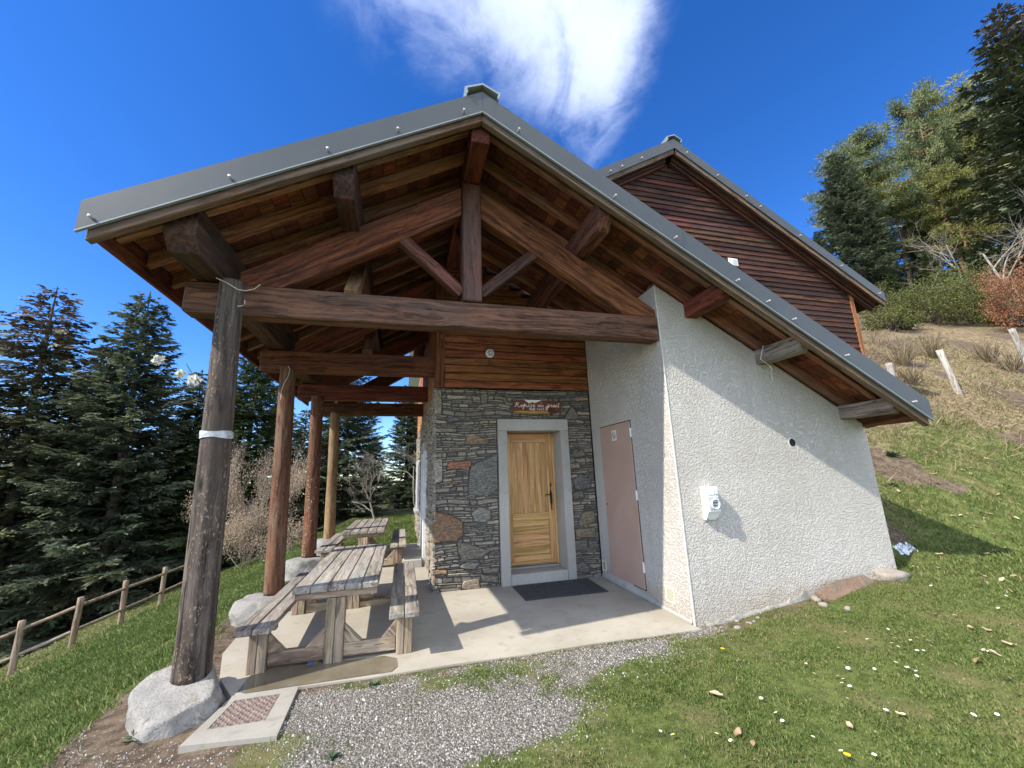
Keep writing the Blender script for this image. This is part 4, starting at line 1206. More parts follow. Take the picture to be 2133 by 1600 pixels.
for k in range(5):
    z0 = 0.402 + k * (0.531 / 5)
    box('door_board', (a0 + 0.104, yd + 0.014, z0 + 0.001), (a1 - 0.104, yd + 0.04, z0 + 0.531 / 5 - 0.001), M['pine'], door, 0.003, 0)
hx, hz = a1 - 0.05, 1.30
hd = holder('door_handle', door, (hx, yd, hz))
def flat_iron(name, pts, y0, y1):
    return prism(name, [(hx + a, hz + b) for a, b in pts], y0, y1, M['black_iron'], hd)
flat_iron('back_plate', [(-0.006, -0.22), (0.010, -0.225), (0.016, -0.19), (0.004, -0.17), (0.010, -0.13), (0.022, -0.10), (0.020, 0.06), (0.006, 0.10), (0.004, 0.14), (0.018, 0.18), (0.012, 0.22), (-0.004, 0.225), (-0.012, 0.18), (-0.006, 0.14), (-0.014, 0.10), (-0.022, 0.06), (-0.022, -0.10), (-0.012, -0.13), (-0.010, -0.17)], yd - 0.007, yd - 0.001)
tubes_obj('lever', [[(hx, yd - 0.002, hz + 0.02), (hx, yd - 0.05, hz + 0.02), (hx - 0.03, yd - 0.06, hz + 0.03), (hx - 0.08, yd - 0.06, hz + 0.035), (hx - 0.115, yd - 0.06, hz + 0.025), (hx - 0.12, yd - 0.06, hz - 0.005)]], [0.009], M['black_iron'], hd, (hx, yd, hz))

# ---- flush service door in the side of the white block
sv = holder('service_door', refuge, (0, 1.33, 0.12))
box('door_leaf', (-0.014, 0.905, 0.145), (0.02, 1.815, 2.368), M['pink'], sv, 0.003)
box('door_gap', (-0.004, 0.892, 0.132), (0.015, 1.828, 2.381), M['hole'], sv, 0)
for zz in (2.20, 1.34, 0.42):
    box('hinge', (-0.024, 0.885, zz - 0.065), (-0.002, 0.903, zz + 0.065), M['white_plastic'], sv, 0.004)
bm = bmesh.new(); lathe(bm, [(0.011, -0.020), (0.011, -0.013)], 10, 'x'); 
obj('keyhole', mesh_bm('keyhole', bm, M['hole']), sv, (0, 1.76, 1.18))

# ---- boarded gable above the entrance
gab = holder('gable_cladding', refuge, (-1.3, Y_W, 3.07))
box('backing', (-2.50, Y_W + 0.03, 3.065), (-0.01, Y_W + 0.05, 3.85), M['hole'], gab, 0)
z = 3.075
rsb = random.Random(8)
while z < 5.30:
    h = 0.128
    xr = min(-0.006, RIDGE_X + (5.405 + 0.185 - (z + h)) / TANP)
    if xr > -2.45:
        y0 = Y_W - 0.012 + rsb.uniform(-0.002, 0.002)
        # feather-edge: lower edge stands proud
        bm = bmesh.new()
        L = xr - (-2.50)
        prf = [(y0 - 0.006, 0.004), (y0 - 0.002, 0.0), (y0 + 0.028, 0.0), (y0 + 0.028, h - 0.008), (y0 + 0.014, h - 0.008), (y0 + 0.004, h - 0.024)]
        prism('board', [(a, z + b) for a, b in prf], -2.50, xr, M['clad'], gab, 'yz', 0.0, (1, 0, 0))
    z += h
box('corner_post', (-2.66, Y_W - 0.03, 3.065), (-2.503, Y_W + 0.12, 5.42), M['beam'], gab, 0.006, 2)
# boards on the long side wall above the stone
side = holder('side_cladding', refuge, (-2.6, 6.5, 3.07))
z = 3.075
while z < 4.9:
    box('board', (-2.64, Y_W + 0.125, z), (-2.61, 10.9, z + 0.135), M['clad_orange'], side, 0.004, 1)
    z += 0.14

# ---- tall house block behind, with its own gable
UX, UYF, UYW, UT = 2.32, 1.90, 2.15, 0.60
def Uz(x): return 8.607 - UT * abs(x - UX)      # top of its verge
UL, UR, UWL, UWR = -2.9, 7.50, -2.55, 6.86
up = holder('upper_gable', refuge, (2.3, UYW, 2.5))
z = 2.2
rsu = random.Random(12)
zz_l = []
while z < 8.3:
    h = 0.118
    half = (8.607 - 0.34 - (z + h)) / UT
    x0, x1 = max(UWL, UX - half), min(UWR - 0.10, UX + half)
    # hide what the porch roof covers: start each board where it clears that roof
    xs = RIDGE_X + (5.405 + 0.10 - z) / TANP if z < 5.5 else x0
    x0 = max(x0, xs)
    if x1 - x0 > 0.2:
        y0 = UYW + rsu.uniform(-0.002, 0.002)
        prf = [(y0 - 0.004, 0.0), (y0 + 0.03, 0.0), (y0 + 0.03, h - 0.005), (y0 + 0.018, h - 0.005)]
        prism('board', [(a, z + b) for a, b in prf], x0, x1, M['clad_dark'], up, 'yz', 0.0, (1, 0, 0))
    z += h
prism('backing', [(UWL, 4.95), (3.3, 1.6), (UWR, 1.6), (UWR, Uz(UWR) - 0.25), (UX, Uz(UX) - 0.25), (UWL, Uz(UWL) - 0.25)], UYW + 0.035, 9.5, M['clad_dark'], up)
box('corner_board', (UWR - 0.10, UYW - 0.015, 2.2), (UWR + 0.012, UYW + 0.034, Uz(UWR) - 0.36), M['clad_orange'], up, 0.004, 2)
ur = holder('upper_roof', refuge, (2.3, UYF, 5.5))
def uslope(name, xa, xb, o0, o1, y0, y1, mat, bev=0):
    d = Vector((1, 0, -UT if (xa + xb) / 2 > UX else UT))
    return prism(name, [(xa, Uz(xa) + o0), (xb, Uz(xb) + o0), (xb, Uz(xb) + o1), (xa, Uz(xa) + o1)], y0, y1, mat, ur, 'xz', bev, d)
for a, b in ((UL, UX - 0.001), (UX + 0.001, UR)):
    uslope('roof_sheet', a, b, -0.03, -0.003, UYF + 0.01, 9.8, M['metal'])
    f = uslope('verge_flashing', a, b, -0.235, 0.0, UYF - 0.012, UYF + 0.004, M['metal'])
    uslope('barge_board', a + 0.02 if a > 0 else a, b - 0.02, -0.345, -0.10, UYF + 0.012, UYF + 0.06, M['barge'])
    uslope('soffit', a, b - 0.02, -0.26, -0.235, UYF + 0.061, 9.7, M['clad_dark'])
    for k in range(3):
        uslope('stepped_trim', a, b - 0.15, -0.345 - 0.055 * k, -0.265 - 0.05 * k, UYF + 0.085 + 0.05 * k, UYW + 0.02, M['clad_dark'])
pc = [(-0.20, -0.125), (-0.225, -0.03), (0.0, 0.085), (0.225, -0.03), (0.20, -0.125), (0.185, -0.115), (0.195, -0.045), (0.0, 0.055), (-0.195, -0.045), (-0.185, -0.115)]
prism('ridge_cap', [(UX + a * 0.85, Uz(UX) + b * 0.8 + 0.02) for a, b in pc], UYF - 0.04, 9.8, M['metal_light'], ur)
bm0 = bmesh.new(); lathe(bm0, [(0.0005, -0.05), (0.014, -0.045), (0.014, 0.0), (0.004, 0.001)], 8, 'y')
ub = mesh_bm('bolt', bm0, M['bolt'])
for u, v in [(1270, 348), (1294, 339), (1335, 325), (1430, 322), (1495, 372), (1555, 418), (1585, 441), (1668, 502), (1755, 567), (1834, 624)]:
    p = ony(u, v, UYF - 0.02); obj('bolt', ub, ur, (p[0], UYF - 0.012, Uz(p[0]) - 0.16))
prism('eave_board', [(UR - 0.035, Uz(UR) - 0.23), (UR - 0.004, Uz(UR) - 0.23), (UR - 0.004, Uz(UR) - 0.03), (UR - 0.035, Uz(UR) - 0.03)], UYF + 0.07, 9.7, M['metal'], ur)


# ================================================================== THINGS ROUND THE PORCH
# ---- boulders carrying the posts
b1 = obj('boulder', rock_mesh('boulder', (0.29, 0.42, 0.30), M['granite'], 1.3, 5, 0.22, 0.70), None, (-4.765, -0.02, -0.075), (0.16, -0.12, 0.55))
tag(b1, 'large pale granite boulder under the front log post', 'boulder', 'post boulders')
b2 = obj('boulder', rock_mesh('boulder', (0.27, 0.31, 0.28), M['granite'], 2.7, 4, 0.20, 0.75), None, (-4.84, 2.16, 0.02), (0, 0, 1.1))
tag(b2, 'pale boulder under the second log post beside the bench', 'boulder', 'post boulders')
b3 = obj('boulder', rock_mesh('boulder', (0.34, 0.30, 0.30), M['granite'], 4.1, 4, 0.20, 0.72), None, (-4.80, 4.36, 0.10), (0, 0, 0.3))
tag(b3, 'tan boulder under the flecked third log post', 'boulder', 'post boulders')
b4 = obj('boulder', rock_mesh('boulder', (0.30, 0.32, 0.30), M['granite'], 5.6, 3, 0.18, 0.75), None, (-4.82, 6.5, 0.14), (0, 0, 0.8))
tag(b4, 'small whitish boulder under the farthest tan log post', 'boulder', 'post boulders')

# ---- picnic tables with attached benches
def picnic_table(label, loc):
    """origin: front middle of the top, on the ground"""
    ox, oy, oz = loc
    t = thing('picnic_table', label, 'picnic table', loc, 'picnic tables on the terrace')
    L = 2.50
    def bx(n, lo, hi, mt, ax, bv=0.006): return box(n, (lo[0] + ox, lo[1] + oy, lo[2] + oz), (hi[0] + ox, hi[1] + oy, hi[2] + oz), mt, t, bv, ax)
    rs = random.Random(3)
    w = 0.148
    for k in range(5):
        x0 = -0.385 + k * 0.1545
        bx('top_plank', (x0, rs.uniform(-0.012, 0.012), 0.625), (x0 + w, L + rs.uniform(-0.015, 0.015), 0.682), M['table'], 1, 0.008)
    for s in (-1, 1):
        for k in range(2):
            x0 = s * 0.64 + (k - 1) * 0.146 + 0.003
            bx('bench_plank', (x0, -0.20 + rs.uniform(-0.01, 0.01), 0.372), (x0 + 0.138, L - 0.25 + rs.uniform(-0.01, 0.01), 0.422), M['table'], 1, 0.008)
    for y in (0.07, 1.60):
        bx('top_bearer', (-0.37, y - 0.03, 0.560), (0.37, y + 0.05, 0.6235), M['table_leg'], 0)
        for dx in (-0.082, 0.002): bx('centre_leg', (dx, y - 0.055, 0.0), (dx + 0.080, y + 0.075, 0.559), M['table_leg'], 2)
        bx('foot_beam', (-0.56, y - 0.025, 0.035), (-0.083, y + 0.045, 0.150), M['table_leg'], 0)
        bx('foot_beam', (0.083, y - 0.025, 0.035), (0.56, y + 0.045, 0.150), M['table_leg'], 0)
        for s in (-1, 1):
            xc = s * 0.64
            for dx in (-0.074, 0.002): bx('bench_leg', (xc + dx, y - 0.06, 0.0), (xc + dx + 0.072, y + 0.075, 0.330), M['table_leg'], 2)
            bx('bench_bearer', (xc - 0.135, y - 0.03, 0.331), (xc + 0.135, y + 0.045, 0.3705), M['table_leg'], 0)
            # diagonal gussets
            def gus(p): prism('gusset', [(ox + a, oz + b) for a, b in p], oy + y - 0.02, oy + y + 0.04, M['table_leg'], t, 'xz', 0.003, (1, 0, -1 if s > 0 else 1))
            gus([(s * 0.084, 0.151), (s * 0.25, 0.151), (s * 0.084, 0.315)])
            gus([(s * 0.564, 0.151), (s * 0.42, 0.151), (s * 0.564, 0.300)])
    return t
picnic_table('weathered picnic table with benches nearest the camera, beside the front log post', (-3.70, 0.31, 0.006))
picnic_table('weathered picnic table with benches at the far end of the terrace', (-3.80, 4.22, 0.062))

# ---- drain cover
dr = thing('drain_cover', 'rusty studded iron drain cover set in a concrete frame beside the boulder', 'drain cover', (-4.17, -0.32, -0.03))
FZ = 0.014
fo = [(-4.47, -0.67), (-3.88, -0.75), (-3.90, -0.045), (-4.38, -0.045)]
fi = [(-4.375, -0.515), (-4.015, -0.520), (-4.015, -0.135), (-4.335, -0.135)]
bm = bmesh.new()
lo_ = [bm.verts.new((x, y, FZ - 0.12)) for x, y in fo]; to = [bm.verts.new((x, y, FZ)) for x, y in fo]
ti_ = [bm.verts.new((x, y, FZ)) for x, y in fi]; bi = [bm.verts.new((x, y, FZ - 0.025)) for x, y in fi]
for i in range(4):
    j = (i + 1) % 4
    bm.faces.new((lo_[i], lo_[j], to[j], to[i])); bm.faces.new((to[i], to[j], ti_[j], ti_[i])); bm.faces.new((ti_[i], ti_[j], bi[j], bi[i]))
bm.faces.new(bi)
obj('concrete_frame', mesh_bm('concrete_frame', bm, M['frame_conc']), dr)
lid = prism('lid', [(x + (0.006 if x < -4.2 else -0.006), y + (0.006 if y < -0.3 else -0.006)) for x, y in fi], FZ - 0.024, FZ - 0.006, M['rust'], dr, 'xy')
s = Soup()
for i in range(13):
    for j in range(14):
        if (i + j) % 2: continue
        u, v = (i + 0.6) / 13.2, (j + 0.6) / 14.2
        a = np.array(fi[0]) * (1 - u) + np.array(fi[1]) * u; b = np.array(fi[3]) * (1 - u) + np.array(fi[2]) * u
        p = a * (1 - v) + b * v; ang = (i % 2) * 1.57 + 0.4
        dx, dy = math.cos(ang) * 0.015, math.sin(ang) * 0.015; ex, ey = -dy * 0.5, dx * 0.5
        z0, z1 = FZ - 0.0065, FZ + 0.001
        V = [(p[0] - dx - ex, p[1] - dy - ey, z0), (p[0] + dx - ex, p[1] + dy - ey, z0), (p[0] + dx + ex, p[1] + dy + ey, z0), (p[0] - dx + ex, p[1] - dy + ey, z0),
             (p[0] - dx * .7 - ex * .5, p[1] - dy * .7 - ey * .5, z1), (p[0] + dx * .7 - ex * .5, p[1] + dy * .7 - ey * .5, z1), (p[0] + dx * .7 + ex * .5, p[1] + dy * .7 + ey * .5, z1), (p[0] - dx * .7 + ex * .5, p[1] - dy * .7 + ey * .5, z1)]
        s.add(V, [(4, 5, 6, 7), (0, 1, 5, 4), (1, 2, 6, 5), (2, 3, 7, 6), (3, 0, 4, 7)])
tag(obj('tread_studs', s.mesh('tread_studs', M['rust']), dr), kind='stuff')

# ---- doormat: ribbed rubber
mx0, mx1, my0, my1 = -1.50, -0.31, 1.39, 2.06
dm = thing('doormat', 'black ribbed rubber doormat lying in front of the pine door', 'doormat', ((mx0 + mx1) / 2, (my0 + my1) / 2, 0.04))
def matz(y): return float(slab_z(y)) + 0.003
bm = bmesh.new()
for (xa, ya, xb, yb) in ((mx0, my0, mx1, my1),):
    P = [(xa, ya), (xb, ya - 0.02), (xb + 0.01, yb), (xa - 0.01, yb)]
    A = [bm.verts.new((x, y, matz(y))) for x, y in P]; B = [bm.verts.new((x, y, matz(y) + 0.010)) for x, y in P]
    bm.faces.new(B)
    for i in range(4): bm.faces.new((A[i], A[(i + 1) % 4], B[(i + 1) % 4], B[i]))
obj('base_sheet', mesh_bm('base_sheet', bm, M['mat']), dm)
s = Soup()
for i in range(40):
    for j in range(24):
        x = mx0 + (i + 0.5) * (mx1 - mx0) / 40; y = my0 + (j + 0.5) * (my1 - my0) / 24
        a, b = (0.011, 0.005) if (i + j) % 2 else (0.005, 0.010)
        z0 = matz(y) + 0.0095
        V = [(x - a, y - b, z0), (x + a, y - b, z0), (x + a, y + b, z0), (x - a, y + b, z0), (x - a * .6, y - b * .6, z0 + .009), (x + a * .6, y - b * .6, z0 + .009), (x + a * .6, y + b * .6, z0 + .009), (x - a * .6, y + b * .6, z0 + .009)]
        s.add(V, [(4, 5, 6, 7), (0, 1, 5, 4), (1, 2, 6, 5), (2, 3, 7, 6), (3, 0, 4, 7)])
tag(obj('rubber_studs', s.mesh('rubber_studs', M['mat']), dm), kind='stuff')

# ---- name board over the door
sg = thing('name_board', 'brown wooden name board with white lettering above the pine door', 'sign', (-0.96, Y_W - 0.03, 2.70))
def sp(a, b):   # pixel of a zoomed crop (scale 120/2133, origin 1060,820) to the board plane
    p = ony(1060 + a * 0.05626, 820 + b * 0.05626, Y_W - 0.075); return (p[0], p[2])
prism('board', [sp(*q) for q in ((170, 250), (230, 240), (570, 235), (760, 372), (860, 305), (950, 352), (1190, 262), (1500, 262), (1900, 290), (1920, 340), (1915, 620), (1790, 650), (1650, 740), (1560, 750), (1400, 632), (200, 632), (165, 560))], Y_W - 0.075, Y_W - 0.040, M['sign_wood'], sg, 'xz', 0.003, (1, 0, 0))
prism('bevelled_edge', [sp(*q) for q in ((200, 634), (1400, 634), (1560, 745), (1500, 752), (190, 735))], Y_W - 0.071, Y_W - 0.042, M['sign_edge'], sg, 'xz', 0.003, (1, 0, 0))
prism('snowy_peaks', [sp(*q) for q in ((570, 225), (1190, 240), (1190, 258), (950, 350), (860, 303), (760, 370))], Y_W - 0.070, Y_W - 0.045, M['letter'], sg, 'xz')
# hand-lettered script, each glyph as strokes (units: x advance, 0 baseline, 1 x-height)
GL = {
 'R': ([[(0.0, -.1), (.35, .9), (.55, 1.5)], [(.1, 1.2), (.5, 1.7), (1.0, 1.55), (.9, 1.0), (.45, .85), (.8, .3), (1.2, 0), (1.5, .1)]], 1.45),
 'e': ([[(0, .4), (.6, .6), (.55, .95), (.25, .9), (.1, .4), (.35, 0), (.8, .2)]], .75),
 'f': ([[(0, .2), (.45, 1.3), (.55, 1.1), (.3, .2), (.1, -1.2)], [(.05, .45), (.7, .6)]], .75),
 'u': ([[(.1, .9), (.1, .2), (.35, 0), (.7, .4), (.75, .95)], [(.75, .95), (.75, .2), (1.0, .1)]], .95),
 'g': ([[(.8, .85), (.35, .95), (.1, .45), (.35, .05), (.75, .5), (.8, .9), (.6, -.4), (.1, -1.1)]], .95),
 'd': ([[(.75, .75), (.3, .85), (.1, .4), (.35, .05), (.75, .4), (1.0, 1.9)], [(.75, .4), (.8, .05), (1.05, .15)]], 1.05),
 'G': ([[(1.0, 1.05), (.6, 1.25), (.15, .7), (.4, .2), (.9, .55), (1.0, .7)], [(1.0, .7), (.8, -.3), (.2, -.5), (.05, -.15), (1.1, .25)]], 1.2),
 'r': ([[(.05, .6), (.3, .95), (.6, .85), (.45, .2), (.7, .05)]], .7),
 'a': ([[(.75, .8), (.35, .9), (.1, .4), (.35, .05), (.7, .4), (.78, .85)], [(.75, .8), (.75, .15), (1.0, .1)]], .95),
 'i': ([[(.15, .9), (.1, .2), (.4, .1)], [(.28, 1.35), (.32, 1.5)]], .45),
 'l': ([[(.1, .3), (.55, 1.6), (.45, 1.75), (.2, .3), (.35, .05), (.6, .25)]], .55),
 't': ([[(.3, 1.5), (.1, .2), (.35, .05), (.5, .15)], [(0, .95), (.55, .98)]], .6),
 '1': ([[(.1, 1.2), (.4, 1.55), (.4, 0)]], .7), '4': ([[(.75, .45), (.05, .45), (.55, 1.55), (.55, 0)]], .9),
 '8': ([[(.45, .85), (.15, 1.15), (.45, 1.5), (.75, 1.15), (.45, .85), (.1, .4), (.45, 0), (.8, .4), (.45, .85)]], .95),
 '5': ([[(.75, 1.5), (.2, 1.5), (.15, .9), (.6, .95), (.75, .45), (.4, 0), (.1, .15)]], .9),
 'm': ([[(.1, 0), (.1, .9), (.35, .95), (.45, .8), (.45, 0)], [(.45, .8), (.7, .95), (.8, .8), (.8, 0)]], 1.0), ' ': ([], .55)}
def script(text, x0, zb, x1, hgt, rad, shear, name):
    w = sum(GL[c][1] for c in text); sx = (x1 - x0) / w; x = 0; paths = []
    for c in text:
        for st in GL[c][0]: paths.append([(x0 + (x + a + shear * b) * sx, Y_W - 0.079, zb + b * hgt) for a, b in st])
        x += GL[c][1]
    tubes_obj(name, paths, [rad] * len(paths), M['letter'], sg, (x0, Y_W - 0.079, zb), 5)
xa, za = sp(215, 490); xb, _ = sp(1850, 490)
hgt = (sp(0, 400)[1] - sp(0, 490)[1])
script('Refuge de Grail', xa, za, xb, hgt * 1.05, 0.0062, 0.12, 'lettering')
xa, za = sp(800, 618); xb, _ = sp(1440, 618)
script('alt 1485 m', xa, za, xb, (sp(0, 548)[1] - sp(0, 618)[1]) * 0.75, 0.0048, 0.0, 'lettering')

# ---- outside light on the boards
p = ony(1020, 737, Y_W - 0.02)
li = thing('wall_lamp', 'small round white bulkhead lamp on the gable boards', 'lamp', (p[0], Y_W - 0.02, p[2]))
bm = bmesh.new(); lathe(bm, [(0.075, 0.0), (0.075, -0.03), (0.066, -0.042), (0.050, -0.045)], 24, 'y'); obj('housing', mesh_bm('housing', bm, M['white_plastic'], True), li, (p[0], Y_W - 0.018, p[2]))
bm = bmesh.new(); lathe(bm, [(0.050, -0.044), (0.046, -0.062), (0.030, -0.070), (0.001, -0.072)], 24, 'y'); obj('lens', mesh_bm('lens', bm, M['grey_plastic'], True), li, (p[0], Y_W - 0.018, p[2]))
bm = bmesh.new(); lathe(bm, [(0.020, -0.070), (0.018, -0.082), (0.001, -0.084)], 14, 'y'); obj('bulb', mesh_bm('bulb', bm, M['white_plastic'], True), li, (p[0], Y_W - 0.018, p[2]))
box('cable_cover', (p[0] - 0.02, Y_W - 0.03, p[2] - 0.17), (p[0] + 0.02, Y_W - 0.016, p[2] - 0.078), M['sign_wood'], li, 0.002)

# ---- vents and plates
def grille(label, y, z, wy, hz_, n, vertical, mat=M['cream']):
    t = thing('vent_grille', label, 'vent grille', (0, y, z), 'cream vent grilles on the white wall')
    f = 0.014
    box('frame', (-0.012, y - wy, z - hz_), (-0.001, y - wy + f, z + hz_), mat, t, 0.001); box('frame', (-0.012, y + wy - f, z - hz_), (-0.001, y + wy, z + hz_), mat, t, 0.001)
    box('frame', (-0.0118, y - wy + f, z - hz_), (-0.001, y + wy - f, z - hz_ + f), mat, t, 0.001); box('frame', (-0.0118, y - wy + f, z + hz_ - f), (-0.001, y + wy - f, z + hz_), mat, t, 0.001)
    box('recess', (-0.004, y - wy + f, z - hz_ + f), (-0.0012, y + wy - f, z + hz_ - f), M['hole'], t, 0)
    for k in range(n):
        q = (k + 0.5) / n
        if vertical:
            yy = y - wy + f + q * (2 * wy - 2 * f); box('louvre', (-0.010, yy - 0.004, z - hz_ + f), (-0.0045, yy + 0.004, z + hz_ - f), mat, t, 0)
        else:
            zz = z - hz_ + f + q * (2 * hz_ - 2 * f); box('louvre', (-0.010, y - wy + f, zz - 0.0035), (-0.0045, y + wy - f, zz + 0.0035), mat, t, 0)
grille('cream vent grille low on the white wall near its outer corner', 0.385, 0.215, 0.085, 0.085, 9, False)
grille('small cream vent grille low on the white wall beside the schist wall', 2.05, 0.23, 0.065, 0.075, 7, False)
grille('cream vent grille high on the white wall beside the gable boards', 2.03, 3.33, 0.075, 0.080, 5, True)
pl = thing('junction_plate', 'small oval plate with two holes on the white wall above the upper vent', 'wall plate', (0, 2.04, 3.52))
bm = bmesh.new(); lathe(bm, [(0.032, -0.002), (0.030, -0.012)], 20, 'x')
for v in bm.verts: v.co.z *= 2.0
obj('plate', mesh_bm('plate', bm, M['cream']), pl, (0, 2.04, 3.52))
for dz in (-0.026, 0.026):
    bm = bmesh.new(); lathe(bm, [(0.013, -0.0125), (0.013, -0.0145)], 12, 'x'); obj('hole', mesh_bm('hole', bm, M['hole']), pl, (0, 2.04, 3.52 + dz))

# ---- no smoking sticker on the service door
ns = thing('no_smoking_sign', 'white no smoking sticker on the dusty pink door', 'sign', (-0.015, 1.365, 2.20))
box('card', (-0.0175, 1.300, 2.128), (-0.0145, 1.430, 2.280), M['white_plastic'], ns, 0)
def ringstroke(name, pts, r): tubes_obj(name, [pts], [r], M['black_print'], ns, (-0.018, 1.365, 2.20), 5)
ringstroke('prohibition_ring', [(-0.018, 1.365 + 0.047 * math.cos(a), 2.205 + 0.052 * math.sin(a)) for a in np.linspace(0, 2 * math.pi, 25)], 0.0045)
ringstroke('prohibition_bar', [(-0.018, 1.399, 2.242), (-0.018, 1.331, 2.168)], 0.0045)
ringstroke('cigarette', [(-0.018, 1.345, 2.215), (-0.018, 1.372, 2.180)], 0.006)

# ---- socket box on the front wall
sb = thing('socket_box', 'white outdoor electrical socket box on the rough white front wall', 'socket box', (0.38, -0.05, 1.25))
bx0, bx1, bz0, bz1, dpt = 0.285, 0.455, 1.075, 1.455, 0.105
prism('casing', [(-0.002, bz0), (-0.04, bz0 + 0.004), (-dpt + 0.02, bz0 + 0.085), (-dpt, bz0 + 0.10), (-dpt, bz1 - 0.02), (-dpt + 0.015, bz1), (-0.002, bz1)], bx0, bx1, M['white_plastic'], sb, 'yz', 0.006)
fx = bx0 + 0.02
box('front_panel', (fx, -dpt - 0.006, 1.20), (bx1 - 0.008, -dpt - 0.0005, 1.43), M['grey_plastic'], sb, 0.002)
box('breaker_window', (fx + 0.008, -dpt - 0.010, 1.365), (fx + 0.085, -dpt - 0.0065, 1.422), M['white_plastic'], sb, 0.002)
box('switch', (fx + 0.095, -dpt - 0.018, 1.37), (fx + 0.125, -dpt - 0.0065, 1.42), M['white_plastic'], sb, 0.003)
for k in range(6): box('label_strip', (fx + 0.010 + k * 0.021, -dpt - 0.0085, 1.333), (fx + 0.024 + k * 0.021, -dpt - 0.0065, 1.356), M['white_plastic'], sb, 0)
cxs, czs = fx + 0.076, 1.262
bm = bmesh.new(); lathe(bm, [(0.060, -dpt - 0.0065), (0.060, -dpt - 0.022), (0.050, -dpt - 0.024), (0.046, -dpt - 0.010)], 28, 'y', cap=False); obj('socket_ring', mesh_bm('socket_ring', bm, M['white_plastic'], True), sb, (cxs, 0, czs))
for dz in (-0.018, 0.014): box('socket_bar', (cxs - 0.028, -dpt - 0.016, czs + dz - 0.005), (cxs + 0.028, -dpt - 0.010, czs + dz + 0.005), M['dark_plastic'], sb, 0.002)
for xx in (bx0 + 0.025, bx1 - 0.018):
    bm = bmesh.new(); lathe(bm, [(0.008, -0.050), (0.008, -0.040)], 10, 'y'); obj('screw', mesh_bm('screw', bm, M['dark_plastic']), sb, (xx, 0, bz0 + 0.018))

# ---- small vent box on the upper gable
p = ony(1527, 545, UYW - 0.05)
vb = thing('vent_hood', 'small white vent hood on the dark upper gable boards', 'vent hood', (p[0], UYW, p[2]))
prism('hood', [(UYW - 0.002, p[2] - 0.12), (UYW - 0.10, p[2] - 0.12), (UYW - 0.10, p[2] + 0.04), (UYW - 0.002, p[2] + 0.11)], p[0] - 0.075, p[0] + 0.075, M['white_plastic'], vb, 'yz', 0.004)
box('opening', (p[0] - 0.055, UYW - 0.1025, p[2] - 0.10), (p[0] + 0.055, UYW - 0.101, p[2] + 0.02), M['grey_plastic'], vb, 0)

# ---- tape round the front post, twig with tissue flowers tied to it, stray wires
def post_at(z):
    b, t = Vector(POSTS[0][0]), Vector(POSTS[0][1]); k = (z - b.z) / (t.z - b.z)
    c = b.lerp(t, k); return c, POSTS[0][2] * (1 - k) + POSTS[0][3] * k
c, r = post_at(2.10)
bm = bmesh.new()
rings = []
for i, dz in enumerate((-0.030, -0.012, 0.010, 0.030)):
    ring = []
    for k in range(40):
        a = 2 * math.pi * k / 40
        rr = r * (1.075 + 0.02 * math.sin(5 * a + i) + 0.012 * math.sin(11 * a + 2 * i))
        ring.append(bm.verts.new((c.x + rr * math.cos(a), c.y + rr * math.sin(a), 2.10 + dz + 0.006 * math.sin(3 * a + i))))
    rings.append(ring)
for A, B in zip(rings, rings[1:]):
    for k in range(40): bm.faces.new((A[k], A[(k + 1) % 40], B[(k + 1) % 40], B[k]))
tp = obj('tape_band', mesh_bm('tape_band', bm, M['tape'], True), None, (0, 0, 0)); tag(tp, 'band of silvery tape wrapped round the front log post', 'tape')
c, r = post_at(2.25)
tw = thing('twig_decoration', 'dry twig with white paper flowers taped to the front log post', 'decoration', (c.x - r, c.y, 2.1))
yb = c.y - 0.03
def tpx(u, v, y=yb): return tuple(ony(u, v, y))
main = [tpx(436, 925, c.y - 0.10), tpx(431, 860), tpx(425, 815), tpx(415, 795), tpx(398, 775), tpx(388, 758)]
main2 = [tpx(430, 845), tpx(400, 835), tpx(375, 842), tpx(352, 838), tpx(338, 850)]
main3 = [tpx(418, 800), tpx(395, 805), tpx(372, 786), tpx(350, 772), tpx(332, 756)]
tubes_obj('stem', [main, main2, main3], [np.linspace(0.008, 0.003, 6), np.linspace(0.005, 0.002, 5), np.linspace(0.005, 0.002, 5)], M['bark'], tw, main[0], 5)
def tissue_flower(u, v, size, seed):
    p = np.array(tpx(u, v)); rs = np.random.default_rng(seed); s = Soup()
    for k in range(9):
        d = rs.normal(size=3); d /= np.linalg.norm(d); a = np.cross(d, [0.3, 0.5, 0.8]); a /= np.linalg.norm(a); b = np.cross(d, a)
        n = 6; V = []
        for i in range(n):
            for j in range(n):
                uu, vv = (i / (n - 1) - .5), (j / (n - 1) - .5)
                V.append(p + d * size * (0.15 + 0.5 * (uu * uu + vv * vv) + rs.uniform(-.06, .06)) + size * (a * uu + b * vv) * 0.95)
        F = [(i * n + j, i * n + j + 1, (i + 1) * n + j + 1, (i + 1) * n + j) for i in range(n - 1) for j in range(n - 1)]
        s.add(np.array(V) - p, F)
    obj('paper_flower', s.mesh('paper_flower', M['tissue']), tw, tuple(p))
tissue_flower(330, 750, 0.075, 1); tissue_flower(376, 779, 0.060, 2); tissue_flower(406, 793, 0.085, 3)
w1 = tubes_obj('cable', [[tuple(ony(u, v, -0.10)) for u, v in ((450, 579), (470, 588), (495, 603), (512, 606), (530, 602), (542, 593))], [tuple(ony(u, v, -0.10)) for u, v in ((510, 625), (510, 633), (505, 637), (495, 638))]], [0.0045, 0.004], M['wire'], None, tuple(ony(495, 603, -0.10)), 5)
tag(w1, 'loose pale cable draped over the head of the front log post', 'cable')
